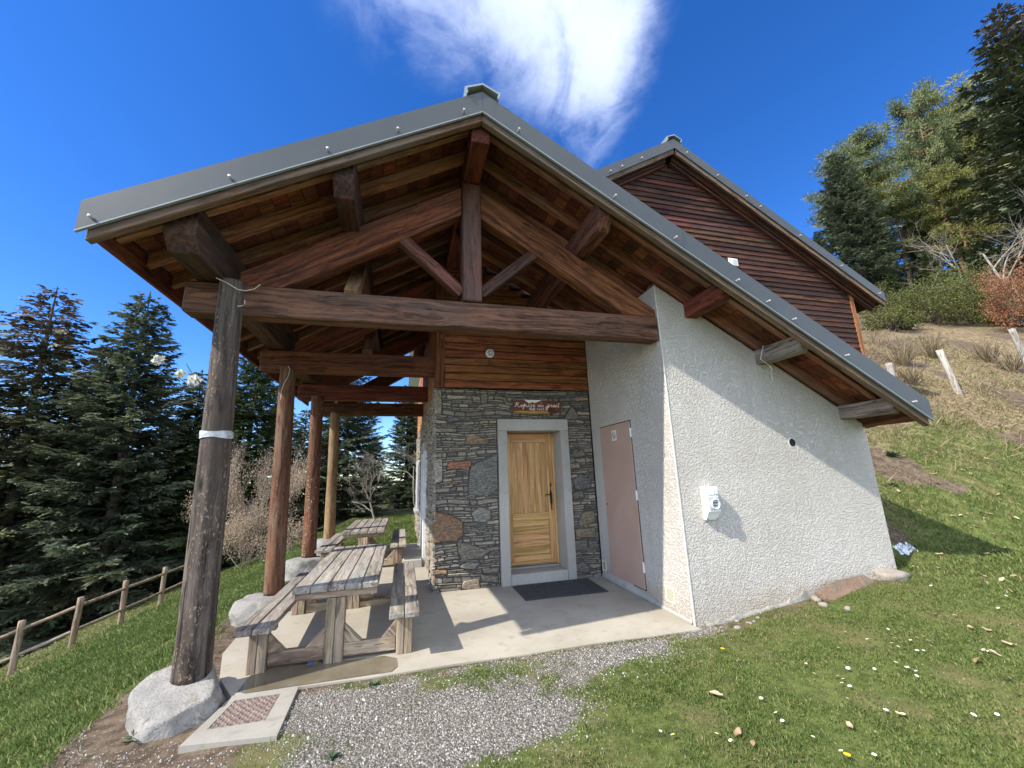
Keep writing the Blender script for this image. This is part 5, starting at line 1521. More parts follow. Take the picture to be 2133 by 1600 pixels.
w2 = tubes_obj('cable', [[tuple(ony(u, v, 2.10)) for u, v in ((600, 762), (604, 770), (600, 785), (592, 798), (586, 815), (585, 832))]], [0.005], M['wire'], None, tuple(ony(600, 785, 2.10)), 5)
tag(w2, 'loose pale cable hanging down the second log post', 'cable')
w3 = tubes_obj('hook_wire', [[tuple(ony(u, v, -0.33)) for u, v in ((1590, 720), (1584, 748), (1603, 762), (1609, 772), (1606, 760), (1606, 775), (1610, 795))]], [0.004], M['wire'], None, tuple(ony(1603, 762, -0.33)), 5)
tag(w3, 'bent wire hook hanging from a purlin end over the white wall', 'wire')

# ---- stones and litter at the foot of the white wall
def slate_slab():
    px = [(1700, 1238), (1742, 1215), (1800, 1202), (1820, 1214), (1826, 1232), (1790, 1254), (1745, 1262), (1722, 1252)]
    top = []
    for u, v in px:
        p = ony(u, v, -0.25); t = (v - 1202) / 60
        p = ony(u, v, -0.03 - 0.20 * t); top.append(Vector((p[0], p[1], p[2] + 0.035)))
    c = sum(top, Vector()) / len(top)
    bm = bmesh.new(); A = [bm.verts.new(q - c) for q in top]; B = [bm.verts.new(q - c + Vector((0.0, 0.012, -0.055))) for q in top]
    bm.faces.new(A); bm.faces.new(B[::-1])
    for i in range(len(A)): bm.faces.new((A[i], A[(i + 1) % len(A)], B[(i + 1) % len(A)], B[i]))
    bmesh.ops.recalc_face_normals(bm, faces=bm.faces); bevel_all(bm, 0.008)
    bmesh.ops.triangulate(bm, faces=bm.faces)
    o = obj('slate_slab', mesh_bm('slate_slab', bm, M['slate']), None, c); tag(o, 'flat rust coloured slate slab leaning at the foot of the white wall', 'stone slab')
slate_slab()
def rub(u, v, size, seed, label, mat=M['rubble'], yy=None, grp=None):
    p = hit(u, v) if yy is None else ony(u, v, yy)
    o = obj('rubble_stone', rock_mesh('rubble_stone', size, mat, seed, 3 if max(size) > 0.08 else 2, 0.28), None, (p[0], p[1], p[2] + size[2] * 0.2), (0, 0, seed)); tag(o, label, 'stone', grp)
rub(1858, 1205, (0.20, 0.15, 0.085), 3.3, 'rough grey stone at the outer corner of the white wall')
rub(1700, 1250, (0.065, 0.05, 0.04), 1.2, 'small pale stone wedged at the near end of the slate slab')
rub(1715, 1262, (0.05, 0.04, 0.03), 1.9, 'small flat stone under the near end of the slate slab')
rub(1765, 1268, (0.06, 0.03, 0.02), 6.9, 'thin splinter of stone in front of the slate slab')
rsx = random.Random(31)
for k in range(16):
    u = rsx.uniform(1478, 1585); v = 1296 + rsx.uniform(-6, 22) - (u - 1478) * 0.14
    s_ = rsx.uniform(0.012, 0.034)
    rub(u, v, (s_ * 1.3, s_, s_ * 0.7), k * 1.37, 'whitish chip of broken render at the foot of the white wall', M['granite'], None, 'render chips by the white wall')
p = hit(1885, 1143)
bm = bmesh.new(); bmesh.ops.create_grid(bm, x_segments=14, y_segments=8, size=1.0)
for v in bm.verts:
    x, y = v.co.x * 0.15 + 0.05 * mnoise.noise(v.co * 2), v.co.y * 0.06 + 0.04 * mnoise.noise(v.co * 3 + Vector((4, 0, 0)))
    wx, wy = p[0] + x, p[1] + y - 0.02
    v.co = Vector((x, y, float(gz(wx, wy)) - p[2] + 0.015 + 0.03 * abs(mnoise.noise(v.co * 2.7))))
o = obj('plastic_sheet', mesh_bm('plastic_sheet', bm, M['polythene'], True), None, tuple(p)); tag(o, 'crumpled white plastic sheet in the shade behind the white wall', 'plastic sheet')


# ================================================================== FENCES
def round_post(name, base, h, r, mat, parent, lean=(0, 0), seed=0):
    n, seg = 8, 12
    bm = bmesh.new(); rings = []
    for i in range(n + 1):
        t = i / n
        rings.append([bm.verts.new((lean[0] * t + math.cos(a) * r * (1 + 0.06 * mnoise.noise(Vector((math.cos(a), math.sin(a), t * 3 + seed)))), lean[1] * t + math.sin(a) * r * (1 + 0.06 * mnoise.noise(Vector((math.sin(a), t * 3, seed)))), t * h)) for a in np.linspace(0, 2 * math.pi, seg, endpoint=False)])
    for A, B in zip(rings, rings[1:]):
        for k in range(seg): bm.faces.new((A[k], A[(k + 1) % seg], B[(k + 1) % seg], B[k]))
    top = bm.verts.new((lean[0], lean[1], h + r * 0.25))
    for k in range(seg): bm.faces.new((rings[-1][k], rings[-1][(k + 1) % seg], top))
    # grain axis of the wood shader is X: store the mesh lying down
    Mx = Matrix(((0, 0, 1), (0, 1, 0), (-1, 0, 0)))
    for v in bm.verts: v.co = Mx @ v.co
    return obj(name, mesh_bm(name, bm, mat, True), parent, base, Mx.transposed().to_euler())
def build_fence():
    bases = [hit(u, v) for u, v in ((22, 1408), (147, 1352), (250, 1303), (333, 1262))]
    d = bases[1] - bases[0]
    p0 = bases[0] - (bases[1] - bases[0]) * 1.02; p0[2] = gz(p0[0], p0[1])
    e = bases[3] + (bases[3] - bases[2]); e[2] = gz(e[0], e[1]); e2 = e + (bases[3] - bases[2]); e2[2] = gz(e2[0], e2[1])
    bases = [p0] + bases + [e, e2]
    fe = thing('rail_fence', 'low round-rail wooden fence along the edge of the grass slope', 'fence', tuple(bases[1]))
    tops = []
    for i, b in enumerate(bases):
        round_post('fence_post', (b[0], b[1], b[2] - 0.1), 1.12, 0.058, M['fence'], fe, (0.02 * ((i % 3) - 1), 0), i)
    for a, b in zip(bases, bases[1:]):
        for hh in (0.85, 0.36):
            A = Vector((a[0] + 0.0, a[1], a[2] + hh)); B = Vector((b[0], b[1], b[2] + hh))
            dd = (B - A).normalized()
            tb = tubes_obj('rail', [[A - dd * 0.05, A.lerp(B, 0.5) + Vector((0, 0, -0.01)), B + dd * 0.05]], [0.036], M['fence'], fe, tuple(A), 10)
build_fence()
for (u, v, h, lean, lab) in ((2000, 822, 1.15, (-0.22, 0.05), 'bleached leaning fence stake on the bank behind the white wall'),
                       (2150, 780, 1.3, (-0.25, 0.0), 'bleached fence stake cut off by the picture edge on the bank'),
                       (1862, 795, 0.5, (-0.03, 0.0), 'short grey fence stake just above the roof edge of the porch')):
    p = hit(u, v)
    st = thing('fence_stake', lab, 'fence stake', tuple(p), 'fence stakes on the bank')
    round_post('shaft', (p[0], p[1], p[2] - 0.15), h + 0.15, 0.068, M['stake'], st, lean, u * 0.01)

# ================================================================== TREES
def leaf_quads(P, D, N, L, W):
    """diamonds: tip-to-tip length L along D, width W along N x D"""
    S = np.cross(N, D); S /= np.linalg.norm(S, axis=1, keepdims=True) + 1e-9
    L = L[:, None]; W = W[:, None]
    a = P; b = P + D * L * 0.45 + S * W * 0.5; c = P + D * L; d = P + D * L * 0.45 - S * W * 0.5
    V = np.stack([a, b, c, d], 1).reshape(-1, 3)
    F = np.arange(len(P) * 4).reshape(-1, 4)
    return V, F
def unit(v): return v / (np.linalg.norm(v, axis=-1, keepdims=True) + 1e-9)

def fir_meshes(seed, H=14.0, R=2.9, bare_top=0.0, dens=1.0, droop=0.25, low=0.06):
    """a silver-fir like tree of height H; returns (trunk mesh data, V/F/rnd of foliage)"""
    rs = np.random.default_rng(seed)
    path = np.array([[0.05 * math.sin(t * 3 + seed), 0.05 * math.cos(t * 2.2 + seed), t * H] for t in np.linspace(-0.03, 1, 14)])
    rad = np.interp(np.linspace(0, 1, 14), [0, 0.05, 1], [0.24, 0.2, 0.012]) * (H / 14)
    tr = Soup(); V, F = tube_np(path, rad, 10); tr.add(V, F)
    fs = Soup()
    z = low * H
    while z < H * 0.985:
        t = z / H
        n = int(rs.integers(5, 8)) if t < 0.9 else 4
        az0 = rs.uniform(0, 6.28)
        prof = (1 - t) ** 0.75 * (0.55 + 0.45 * min(1, t / 0.12))
        for k in range(n):
            az = az0 + k * 6.283 / n + rs.uniform(-.3, .3)
            L = R * prof * rs.uniform(0.62, 1.12) + 0.12
            up0 = 0.05 + 0.5 * t + rs.uniform(-.12, .12)
            m_ = 7
            s_ = np.linspace(0, 1, m_)
            out = np.array([math.cos(az), math.sin(az), 0])
            zz = up0 * L * s_ - droop * L * (1 - t) * s_ ** 1.7 + 0.10 * L * s_ ** 4
            bp = out[None] * (L * s_)[:, None]; bp[:, 2] = zz + z
            side = np.array([-out[1], out[0], 0]); bp += side[None] * (rs.uniform(-.12, .12) * L * s_ ** 2)[:, None]
            if L > 0.5:
                V, F = tube_np(bp, np.linspace(0.030, 0.006, m_) * (0.4 + 0.6 * L / R), 4); tr.add(V, F)
            # twigs along the branch
            nt = max(8, int(L / 0.042 * dens))
            q = rs.uniform(0.04, 1, nt) ** 0.8
            base = np.stack([np.interp(q, s_, bp[:, i]) for i in range(3)], 1)
            sg_ = np.where(np.arange(nt) % 2 == 0, 1.0, -1.0)
            dirx = out[None] * rs.uniform(0.55, 1.0, nt)[:, None] + side[None] * (sg_ * rs.uniform(0.5, 1.0, nt))[:, None]
            dirx[:, 2] += rs.uniform(-.55, .25, nt)
            dirx = unit(dirx)
            tl = np.clip((0.20 + 0.36 * (1 - q) * L + 0.05) * rs.uniform(0.6, 1.2, nt), 0.12, 1.0)
            up = unit(np.array([0, 0, 1.0]) + rs.normal(0, .55, (nt, 3)))
            shade = np.clip(rs.normal(0.42, 0.17) + rs.normal(0, 0.17, nt) + 0.15 * (q - 0.5), 0, 1)
            keep = rs.random(nt) > bare_top * sstep(0.55, 1.0, t) * 0.7
            V, F = leaf_quads(base[keep], dirx[keep], up[keep], tl[keep], np.full(keep.sum(), 0.085)); fs.add(V, F, np.repeat(shade[keep], 4))
            # secondary needles on each twig
            for w in range(4):
                f_ = (w + 0.7) / 4.6
                sb_ = base + dirx * (tl * f_)[:, None]
                s2 = np.where(rs.random(nt) < .5, 1.0, -1.0)
                pd = unit(dirx * 0.9 + np.cross(up, dirx) * s2[:, None] * 0.8 + rs.normal(0, .12, (nt, 3)))
                l2 = np.clip(tl * 0.45 * (1.1 - f_), 0.07, 0.4)
                V, F = leaf_quads(sb_[keep], pd[keep], up[keep], l2[keep], np.full(keep.sum(), 0.07)); fs.add(V, F, np.repeat(np.clip(shade[keep] + 0.08 * w - .1, 0, 1), 4))
        z += rs.uniform(0.20, 0.34) * (H / 14) * (1.25 - 0.5 * t)
    # leader
    V, F = leaf_quads(np.array([[path[-1][0], path[-1][1], H * 0.95]]), np.array([[0, 0, 1.0]]), np.array([[1.0, 0, 0]]), np.array([0.06 * H]), np.array([0.09])); fs.add(V, F, 0.5)
    return tr, fs
FIRS = []; HILL_PINES = []
for i, kw in enumerate((dict(seed=1, R=3.3, bare_top=0.5, droop=0.30, dens=1.0), dict(seed=2, R=2.9, droop=0.22, dens=1.15), dict(seed=3, R=2.4, droop=0.15, dens=1.1))):
    tr, fs = fir_meshes(**kw)
    FIRS.append((tr.mesh('trunk', M['bark'], True), fs))
FIR_CROWNS = {}
def fir_crown(i, matkey):
    if (i, matkey) not in FIR_CROWNS: FIR_CROWNS[(i, matkey)] = FIRS[i][1].mesh('crown', M[matkey])
    return FIR_CROWNS[(i, matkey)]
def place(name, u, vtop, dep, H0, label, cat, group, parts, rot, wide=1.0, sink=0.3, hmin=None):
    """stand a tree at the ground below the point seen at (u, vtop) at the given distance"""
    top = at_depth(u, vtop, dep)
    bz = float(gz(top[0], top[1])) - sink
    sc = (top[2] - bz) / H0
    e = thing(name, label, cat, (top[0], top[1], bz), group)
    for nm, me in parts:
        o = bpy.data.objects.new(nm, me); COL.objects.link(o); o.parent = e
        o.scale = (sc * wide, sc * wide, sc); o.rotation_euler = (0, 0, rot); WORLD[o.name] = WORLD[e.name]
    return e
def fir(i, matkey, u, v, dep, label, group, rot=0.0, wide=1.0):
    return place('fir_tree', u, v, dep, 14.0, label, 'fir tree', group, [('trunk', FIRS[i][0]), ('crown', fir_crown(i, matkey))], rot, wide)
LG, RG = 'firs below the rail fence', 'firs on the hillside behind the refuge'
fir(0, 'fir_olive', 125, 600, 17.0, 'tall olive fir with a sparse russet top at the left picture edge', LG, 0.4, 1.25)
fir(1, 'fir', 312, 610, 17.5, 'tall dark green fir left of the front log post', LG, 1.9, 1.25)
fir(0, 'fir_olive', -70, 690, 15.0, 'olive fir half cut off by the left picture edge', LG, 2.2, 1.0)
fir(2, 'fir', 215, 830, 21.0, 'dark fir standing between and behind the two tall firs', LG, 3.0, 1.5)
fir(1, 'fir', 425, 770, 20.0, 'dark fir seen just left of the taped post', LG, 0.6, 1.5)
fir(2, 'fir_olive', 225, 720, 19.0, 'olive fir filling the gap between the two tall firs', LG, 2.4, 1.5)
fir(0, 'fir_mid', 480, 800, 19.0, 'green fir seen right behind the taped post', LG, 3.4, 1.4)
fir(1, 'fir_mid', 545, 690, 21.0, 'green fir seen between the first and second log posts', LG, 4.0, 1.1)
fir(2, 'fir_mid', 640, 850, 20.0, 'small mid green fir seen between the second and third log posts', LG, 1.0, 1.5)
fir(0, 'fir', 735, 720, 22.0, 'spreading dark fir seen behind the farthest log post', LG, 5.2, 1.35)
fir(1, 'fir', 850, 800, 27.0, 'dark fir seen beside the end of the stone wall', LG, 2.7, 1.2)
fir(2, 'fir', 40, 960, 20.0, 'low dark fir deep in the wood at the left picture edge', LG, 2.7, 1.7)
fir(2, 'fir', 330, 960, 21.0, 'low dark fir deep in the wood behind the rail fence', LG, 0.3, 1.7)
fir(2, 'fir', 480, 930, 24.0, 'low dark fir in the wood behind the dead-leaved beech', LG, 5.0, 1.8)
for (k, u, v, d, lab) in ((0, 60, 800, 27.0, 'dark fir far back behind the olive fir'), (1, 150, 880, 30.0, 'dark fir far back between the two tall firs'), (2, 260, 850, 27.0, 'dark fir far back beside the tall green fir'),
        (0, 370, 880, 28.0, 'dark fir far back left of the taped post'), (1, 450, 850, 30.0, 'dark fir far back behind the taped post'), (2, 590, 800, 28.0, 'dark fir far back between the second and third posts'),
        (1, 690, 870, 30.0, 'dark fir far back behind the third post'), (0, 780, 900, 31.0, 'dark fir far back above the far picnic table'), (2, -40, 900, 24.0, 'dark fir far back at the left picture edge')):
    fir(k, 'fir', u, v, d, lab, LG, u * 0.1, 1.5)
for (k, mk, u, v, d, lab) in ((1, 'fir_mid', 1800, 430, 36.0, 'green fir far up the hillside left of the tall pine'), (2, 'fir', 1985, 420, 31.0, 'dark fir far up the hillside right of the tall pine'),
        (1, 'fir', 2090, 250, 33.0, 'dark fir far up behind the tallest fir'), (2, 'fir_mid', 1890, 430, 31.0, 'green fir below the tall pine'), (0, 'fir', 1655, 560, 38.0, 'dark fir far behind the upper roof')):
    fir(k, mk, u, v, d, lab, RG, u * 0.1, 1.4)
for (k, yl, u, v, d, lab, w) in ((0, True, 1800, 380, 37.0, 'yellow-green pine far up between the dark fir and the tall pine', 1.3), (1, True, 2040, 300, 37.0, 'yellow-green pine far up left of the tallest fir', 1.3), (0, False, 1950, 330, 33.0, 'green pine in the middle of the hillside wood', 1.0),
        (1, True, 1900, 470, 35.0, 'low yellow-green pine under the tall pine', 1.4), (0, True, 2000, 460, 34.0, 'low yellow-green pine behind the bare pale tree', 1.4)):
    HILL_PINES.append((k, yl, u, v, d, lab, w))
fir(1, 'fir', 1735, 318, 26.0, 'dark fir on the hillside just right of the upper gable', RG, 0.9, 1.15)
fir(2, 'fir_mid', 1925, 520, 24.0, 'mid green fir on the hillside above the box shrubs', RG, 2.0, 1.25)
fir(0, 'fir_tall', 2072, 20, 25.0, 'very tall fir with a bare russet top at the right picture edge', RG, 1.2, 1.15)
fir(1, 'fir', 2150, 330, 22.0, 'dark fir cut off by the right picture edge', RG, 3.4, 1.0)
fir(2, 'fir_mid', 1850, 560, 22.5, 'small green fir next to the eave of the upper roof', RG, 4.4, 1.4)
fir(2, 'fir', 2030, 480, 27.0, 'dark fir behind the bare pale tree on the hillside', RG, 0.2, 1.4)
fir(1, 'fir_mid', 1700, 480, 33.0, 'green fir partly hidden by the upper roof', RG, 0.2, 1.1)

def pine_meshes(seed, H=12.0):
    rs = np.random.default_rng(seed)
    path = np.array([[0.25 * math.sin(t * 4 + seed), 0.2 * math.cos(t * 3 + seed), t * H] for t in np.linspace(-0.03, 0.97, 12)])
    tr = Soup(); V, F = tube_np(path, np.linspace(0.20, 0.04, 12), 9); tr.add(V, F)
    fs = Soup()
    for k in range(46):
        t = rs.uniform(0.42, 0.97) if k > 6 else rs.uniform(0.9, 1.0)
        b = np.array([np.interp(t, np.linspace(-.03, .97, 12), path[:, i]) for i in range(3)])
        az = rs.uniform(0, 6.28); L = (0.7 + 2.2 * (1 - ((t - 0.62) / 0.42) ** 2)) * rs.uniform(0.45, 1.0); L = max(L, 0.35)
        d = np.array([math.cos(az), math.sin(az), rs.uniform(0.05, 0.5)])
        s_ = np.linspace(0, 1, 6); bp = b + d[None] * (L * s_)[:, None]; bp[:, 2] += 0.15 * L * s_ ** 2
        V, F = tube_np(bp, np.linspace(0.05, 0.012, 6), 5); tr.add(V, F)
        for c in range(5):
            ctr = bp[-1] * 1.0 + rs.normal(0, 0.32, 3) * np.array([1, 1, 0.45]); 
            if c > 2: ctr = bp[rs.integers(2, 5)] + rs.normal(0, 0.28, 3) * np.array([1, 1, 0.5])
            n = 120
            dirs = unit(rs.normal(0, 1, (n, 3)) + np.array([0, 0, 0.55]))
            P = ctr + dirs * rs.uniform(0.0, 0.42, n)[:, None] * np.array([1.25, 1.25, 0.6])
            V, F = leaf_quads(P, unit(dirs + rs.normal(0, .3, (n, 3))), unit(rs.normal(0, 1, (n, 3))), rs.uniform(0.14, 0.28, n), np.full(n, 0.05))
            sh = np.clip(rs.normal(0.5, 0.16) + rs.normal(0, .15, n), 0, 1); fs.add(V, F, np.repeat(sh, 4))
    return tr, fs
PINES = []
for sd_ in (5, 6):
    tr, fs = pine_meshes(sd_); PINES.append((tr.mesh('trunk', M['bark_pine'], True), fs.mesh('crown', M['pine_leaf']), fs.mesh('crown', M['pine_yellow'])))
def pine(i, yellow, u, v, dep, label, rot, wide=1.0):
    return place('pine_tree', u, v, dep, 12.0, label, 'pine tree', 'pines on the hillside', [('trunk', PINES[i][0]), ('crown', PINES[i][2 if yellow else 1])], rot, wide)
for (k, yl, u, v, d, lab, w) in HILL_PINES: pine(k, yl, u, v, d, lab, u * 0.07, w)
pine(0, False, 1770, 308, 29.0, 'round-topped pine rising behind the dark fir', 0.5, 0.9)
pine(1, False, 1900, 205, 30.0, 'tall pine with an open crown left of the yellow-green pines', 2.2, 0.62)
pine(0, True, 1985, 225, 31.5, 'yellow-green sunlit pine between the tall pine and the tallest fir', 3.0, 1.0)
pine(1, True, 2110, 225, 36.0, 'yellow-green pine behind the tallest fir', 1.0, 1.0)
pine(0, True, 1845, 410, 31.0, 'yellow-green pine low between the dark fir and the tall pine', 4.1, 1.1)
pine(1, True, 1960, 380, 28.5, 'yellow-green pine below the crown of the tall pine', 5.3, 1.1)

def broadleaf(seed, H, spread, trunk_r, levels, leaf_n, leaf_size, stems=1, leaf_low=False, upright=0.5):
    rs = np.random.default_rng(seed); tr = Soup(); tips = []
    def grow(p, d, L, r, lv):
        n = 5; pts = [p]
        dd = d.copy()
        for i in range(n):
            dd = unit(dd + rs.normal(0, 0.13, 3) + np.array([0, 0, 0.05 * upright])); pts.append(pts[-1] + dd * L / n)
        pts = np.array(pts); V, F = tube_np(pts, np.linspace(r, r * 0.55, n + 1), 6 if r > 0.02 else 4); tr.add(V, F)
        for q in pts[2:]: tips.append((q, lv))
        if lv <= 0: return
        for k in range(int(rs.integers(3, 6))):
            f_ = rs.uniform(0.35, 1.0); b = pts[min(n, int(f_ * n))]
            az = rs.uniform(0, 6.28); sd_ = np.array([math.cos(az), math.sin(az), rs.uniform(-.15, .45)])
            nd = unit(dd * rs.uniform(0.4, 0.9) + sd_ * spread)
            grow(b, nd, L * rs.uniform(0.48, 0.72), r * 0.5, lv - 1)
    for s_ in range(stems):
        d0 = unit(np.array([rs.normal(0, .12 * stems), rs.normal(0, .12 * stems), 1.0]))
        grow(np.array([rs.normal(0, .08 * (stems - 1)), rs.normal(0, .08 * (stems - 1)), -0.2]), d0, H * 0.5, trunk_r, levels)
    V = np.vstack(tr.V); sc = H / V[:, 2].max(); tr.V = [v * sc for v in tr.V]
    fs = None
    if leaf_n:
        fs = Soup(); cand = np.array([q for q, lv in tips if lv <= 1]) * sc
        if leaf_low: cand = cand[np.argsort(cand[:, 2] + rs.normal(0, H * 0.12, len(cand)))[:int(len(cand) * 0.62)]]
        idx = rs.integers(0, len(cand), leaf_n); P = cand[idx] + rs.normal(0, leaf_size * 2.2, (leaf_n, 3))
        D = unit(rs.normal(0, 1, (leaf_n, 3)) + np.array([0, 0, -0.4])); N = unit(rs.normal(0, 1, (leaf_n, 3)))
        V, F = leaf_quads(P, D, N, rs.uniform(0.8, 1.4, leaf_n) * leaf_size, rs.uniform(0.5, 0.8, leaf_n) * leaf_size)
        fs.add(V, F, np.repeat(np.clip(rs.normal(0.5, 0.25, leaf_n), 0, 1), 4))
    return tr, fs
def put_broadleaf(name, u, vtop, dep, H0, label, cat, group, tr, fs, bark, leafmat, rot=0.0, wide=1.0):
    parts = [('trunk', tr.mesh('trunk', M[bark], True))]
    if fs is not None: parts.append(('crown', fs.mesh('crown', M[leafmat])))
    return place(name, u, vtop, dep, H0, label, cat, group, parts, rot, wide, 0.1)
tr, fs = broadleaf(31, 5.0, 0.45, 0.022, 3, 11000, 0.075, 6, True)
put_broadleaf('beech_tree', 530, 890, 15.5, 5.0, 'young beech holding pale dead leaves between the first two log posts', 'beech tree', None, tr, fs, 'bark_pale', 'beech', 2.3, 0.42)
tr, fs = broadleaf(32, 3.0, 0.6, 0.016, 3, 9000, 0.065, 6, True)
put_broadleaf('beech_tree', 548, 1010, 14.0, 3.0, 'low beech bush with pale dead leaves beside the second log post', 'beech tree', None, tr, fs, 'bark_pale', 'beech', 1.3, 0.75)
tr, fs = broadleaf(33, 5.0, 0.7, 0.05, 4, 0, 0.08, 1, False)
put_broadleaf('bare_tree', 792, 930, 16.0, 5.0, 'small bare tree with a pale trunk behind the far picnic table', 'bare tree', 'bare trees', tr, None, 'bark_pale', None, 0.9, 1.15)
tr, fs = broadleaf(37, 5.0, 0.7, 0.035, 4, 0, 0.08, 2, False)
put_broadleaf('bare_tree', 880, 900, 19.0, 5.0, 'bare pale tree at the end of the stone wall', 'bare tree', 'bare trees', tr, None, 'bark_pale', None, 2.9, 1.3)
tr, fs = broadleaf(34, 6.0, 0.6, 0.045, 4, 0, 0.08, 1, False)
put_broadleaf('bare_tree', 2050, 375, 17.0, 6.0, 'bare pale tree on the hillside above the russet beech', 'bare tree', 'bare trees', tr, None, 'bark_pale', None, 2.1, 1.0)
put_broadleaf('bare_tree', 1960, 420, 24.0, 6.0, 'bare grey tree among the pines on the hillside', 'bare tree', 'bare trees', tr, None, 'bark_pale', None, 4.1, 0.9)
tr, fs = broadleaf(35, 3.5, 0.8, 0.04, 3, 7000, 0.085, 3, False)
put_broadleaf('beech_tree', 2122, 530, 14.5, 3.5, 'young beech with russet dead leaves at the right picture edge', 'beech tree', None, tr, fs, 'bark', 'beech_red', 0.3, 0.55)

def shrub(u, v, dep, w, h, label, mat, seed, group, twiggy=False):
    rs = np.random.default_rng(seed)
    top = at_depth(u, v, dep); bz = float(gz(top[0], top[1]))
    h = max(0.4, top[2] - bz) if h is None else h
    e = thing('shrub', label, 'shrub', (top[0], top[1], bz), group)
    st = Soup(); fs = Soup()
    for k in range(26 if not twiggy else 70):
        d = unit(np.array([rs.normal(0, .6), rs.normal(0, .6), 1.0])); L = h * rs.uniform(0.6, 1.05)
        pts = np.array([d * L * s + np.array([0, 0, -0.12 * (1 - s)]) + rs.normal(0, .03, 3) * s for s in np.linspace(0, 1, 5)]) * np.array([w / h * 0.8, w / h * 0.8, 1])
        V, F = tube_np(pts, np.linspace(0.014, 0.004, 5), 4); st.add(V, F, rs.uniform(0, 1))
    if not twiggy:
        for k in range(46):
            c = rs.normal(0, 1, 3); c = c / np.linalg.norm(c) * rs.uniform(0.25, 1.0) ** 0.5
            c = np.array([c[0] * w, c[1] * w, (abs(c[2]) * 0.9 + 0.08) * h])
            n = 130; P = c + rs.normal(0, 0.15, (n, 3)) * (h / 1.4)
            V, F = leaf_quads(P, unit(rs.normal(0, 1, (n, 3)) + np.array([0, 0, .3])), unit(rs.normal(0, 1, (n, 3))), rs.uniform(0.05, 0.10, n), rs.uniform(0.03, 0.05, n))
            fs.add(V, F, np.repeat(np.clip(rs.normal(rs.uniform(.3, .65), .13, n), 0, 1), 4))
        obj('foliage', fs.mesh('foliage', mat), e, (top[0], top[1], bz))
        obj('stem', st.mesh('stem', M['bark'], True), e, (top[0], top[1], bz))
    else:
        obj('twigs', st.mesh('twigs', mat, True), e, (top[0], top[1], bz))
SG = 'box shrubs on the bank'
for k, (u, v, dep, w, lab, mk) in enumerate((
        (1850, 640, 16.0, 0.9, 'yellow-green box shrub against the corner of the upper house', 'box'), (1925, 590, 17.0, 1.1, 'yellow-green box shrub with an orange tinge in the middle of the bank', 'box'),
        (2000, 575, 17.5, 1.2, 'dense yellow-green box shrub below the bare pale tree', 'box'), (2060, 600, 16.5, 1.0, 'yellow-green box shrub left of the russet beech', 'box'),
        (1890, 600, 19.0, 1.2, 'box shrub at the foot of the small green fir', 'box'), (2125, 640, 16.0, 0.9, 'box shrub under the russet beech at the picture edge', 'box'), (1960, 560, 20.0, 1.3, 'box shrub high on the bank under the mid green fir', 'box'), (1835, 600, 18.5, 1.0, 'box shrub close behind the eave of the upper roof', 'box'), (2030, 540, 20.0, 1.4, 'box shrub beside the trunk of the bare pale tree', 'box'))):
    shrub(u, v, dep, w, None, lab, M[mk], 50 + k, SG)
for k, (u, v, dep, w, h, lab) in enumerate(((1880, 705, 12.5, 0.9, 0.75, 'dry twiggy broom bush next to the house corner'), (1940, 690, 13.0, 1.0, 0.85, 'dry twiggy broom bush left of the leaning stake'),
        (2060, 700, 12.5, 0.9, 0.8, 'dry twiggy broom bush right of the leaning stake'), (2110, 720, 11.5, 0.8, 0.8, 'dry twiggy broom bush at the right picture edge'), (1900, 745, 11.0, 0.6, 0.55, 'low dry twiggy bush just above the porch roof edge'))):
    p = hit(u, v + 55); u2, v2, d2 = project(np.array([p[0], p[1], p[2] + h]))
    shrub(float(u2), float(v2), float(d2), w, h, lab, M['straw'], 80 + k, 'dry bushes on the bank', True)

